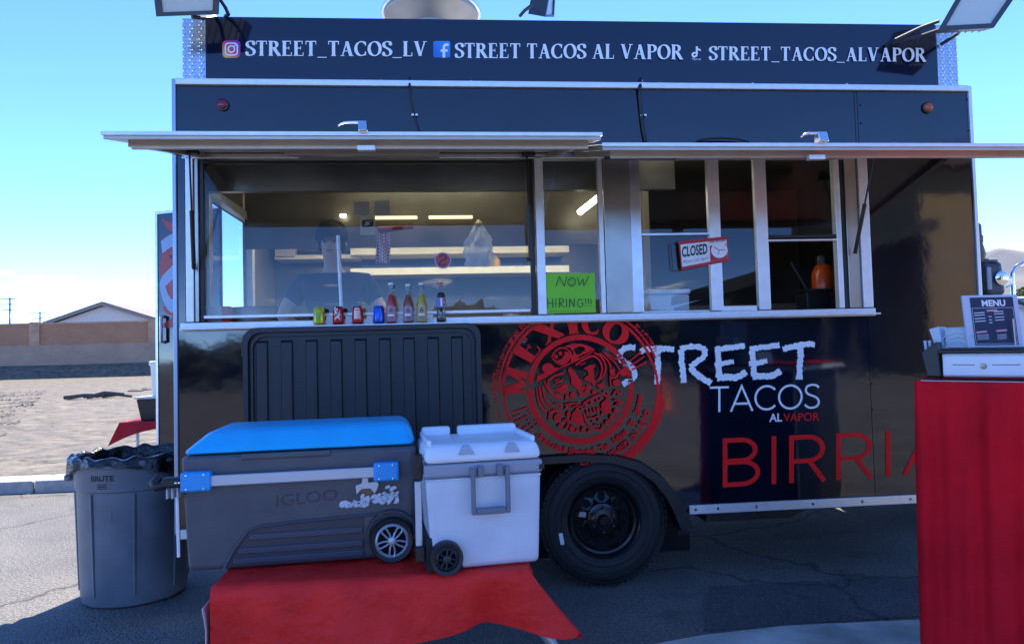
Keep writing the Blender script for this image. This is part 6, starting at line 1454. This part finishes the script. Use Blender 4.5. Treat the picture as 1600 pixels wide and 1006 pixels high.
MB().box(-.002, .33, .0, .36, .100, .112).box(-.002, .33, .0, .008, .1125, .122).build('tray', BLACKP, by_, bevel=.003)
cd_ = on_counter('utensil_caddy', .016, .03, 'black slanted caddy of straws left of the white cash drawer', 'caddy')
MB().hexa([(.014, 0, 0), (.066, 0, 0), (.066, .2, 0), (.014, .2, 0), (-.004, 0, .105), (.056, 0, .150), (.056, .2, .150), (-.004, .2, .105)]).build('caddy_body', BLACKP, cd_, bevel=.004)
for k, (xx, c) in enumerate(((.006, (.5, .62, .8)), (.016, (.7, .72, .75)), (.022, (.4, .05, .08)))):
    MB().tube([(xx, .05+.03*k, .10), (xx-.006, .05+.03*k, .155)], .006, 8).build('straw', mat('straw_%s' % ('blue', 'white', 'red')[k], c, .4), cd_)
nb = on_counter('napkin_basket', .075, .10, 'clear basket of napkins and coiled wire on the black tray', 'basket')
MB().box(.0, .155, .02, .17, .124, .128).build('base', WHITEP, nb)
for k in range(5): MB().box(.004+.002*k, .15, .06+.018*k, .072+.018*k, .128, .205+.006*math.sin(k*2)).build('napkin', mat('napkin_white', (.62, .66, .72), .7), nb)
MB().hexa([(-.03, .02, .13), (.0, .02, .13), (.0, .16, .13), (-.03, .16, .13), (-.05, .02, .205), (-.012, .02, .215), (-.012, .16, .215), (-.05, .16, .205)]).build('stacked_napkins', MATS['napkin_white'], nb, bevel=.003)
for k in range(3):
    rr = .032+.012*k; MB().tube([(.06+rr*math.cos(t), .012+.004*k, .136+.012*k+.55*rr*max(0, math.sin(t))) for t in [math.pi*i/12 for i in range(13)]], .0014, 5).build('wire_loop', STEEL, nb)
mn = on_counter('menu_stand', .175, .10, 'white framed MENU display standing on the tray', 'menu', R(42))
def mpt(x, z, y=0): return Vector((x, .0+y+.12*(z-.11), z))
mw, mz0, mz1 = .235, .120, .345
MB().hexa([mpt(0, mz0), mpt(mw, mz0), mpt(mw, mz0, .012), mpt(0, mz0, .012), mpt(0, mz1), mpt(mw, mz1), mpt(mw, mz1, .012), mpt(0, mz1, .012)]).build('frame', mat('menu_frame', (.55, .60, .70), .35), mn, bevel=.003)
MB().box(.02, mw-.02, .03, .10, .114, .120).build('foot', WHITEP, mn)
sf = lambda x, z, k: mpt(x, z, -.0015-.0001*k)
D = Decal(sf); D.poly([(.030, .130), (mw-.022, .130), (mw-.022, mz1-.010), (.030, mz1-.010)]); D.build('dark_card', mat('menu_dark', (.012, .018, .05), .3), mn)
D = Decal(lambda x, z, k: sf(x, z, k+6)); f_ = lambda u, v: (.078+.10*u, mz1-.048+v*.026); font_text(D, 'MENU', f_, .03)
D.stroke([(.034, mz1-.056), (mw-.027, mz1-.056), (mw-.027, .136), (.034, .136)], .0012, closed=True)
for z_ in (.268, .258, .244, .232): D.stroke([(.04, z_), (.085, z_+.002)], .003); D.stroke([(.125, z_+.004), (.165, z_+.006)], .003)
for z_ in (.252, .238, .226): D.stroke([(.10, z_), (.112, z_)], .003)
for z_ in (.172, .164, .156): D.stroke([(.04, z_), (.09, z_+.003)], .002); D.stroke([(.125, z_), (.165, z_+.003)], .002)
D.build('lettering', VINYL_W, mn)
D = Decal(lambda x, z, k: sf(x, z, k+6)); D.stroke([(.095, mz1-.068), (.140, mz1-.066)], .008); D.stroke([(.04, .185), (.085, .189)], .008); D.stroke([(.125, .190), (.17, .193)], .008); D.build('pink_bars', mat('menu_pink', (.75, .30, .42), .4), mn)
MB().tube([(.19, -.012, .13), (.19, -.004, .24)], .003, 6).build('candle_stick', mat('stick_cream', (.75, .65, .5), .5), mn)
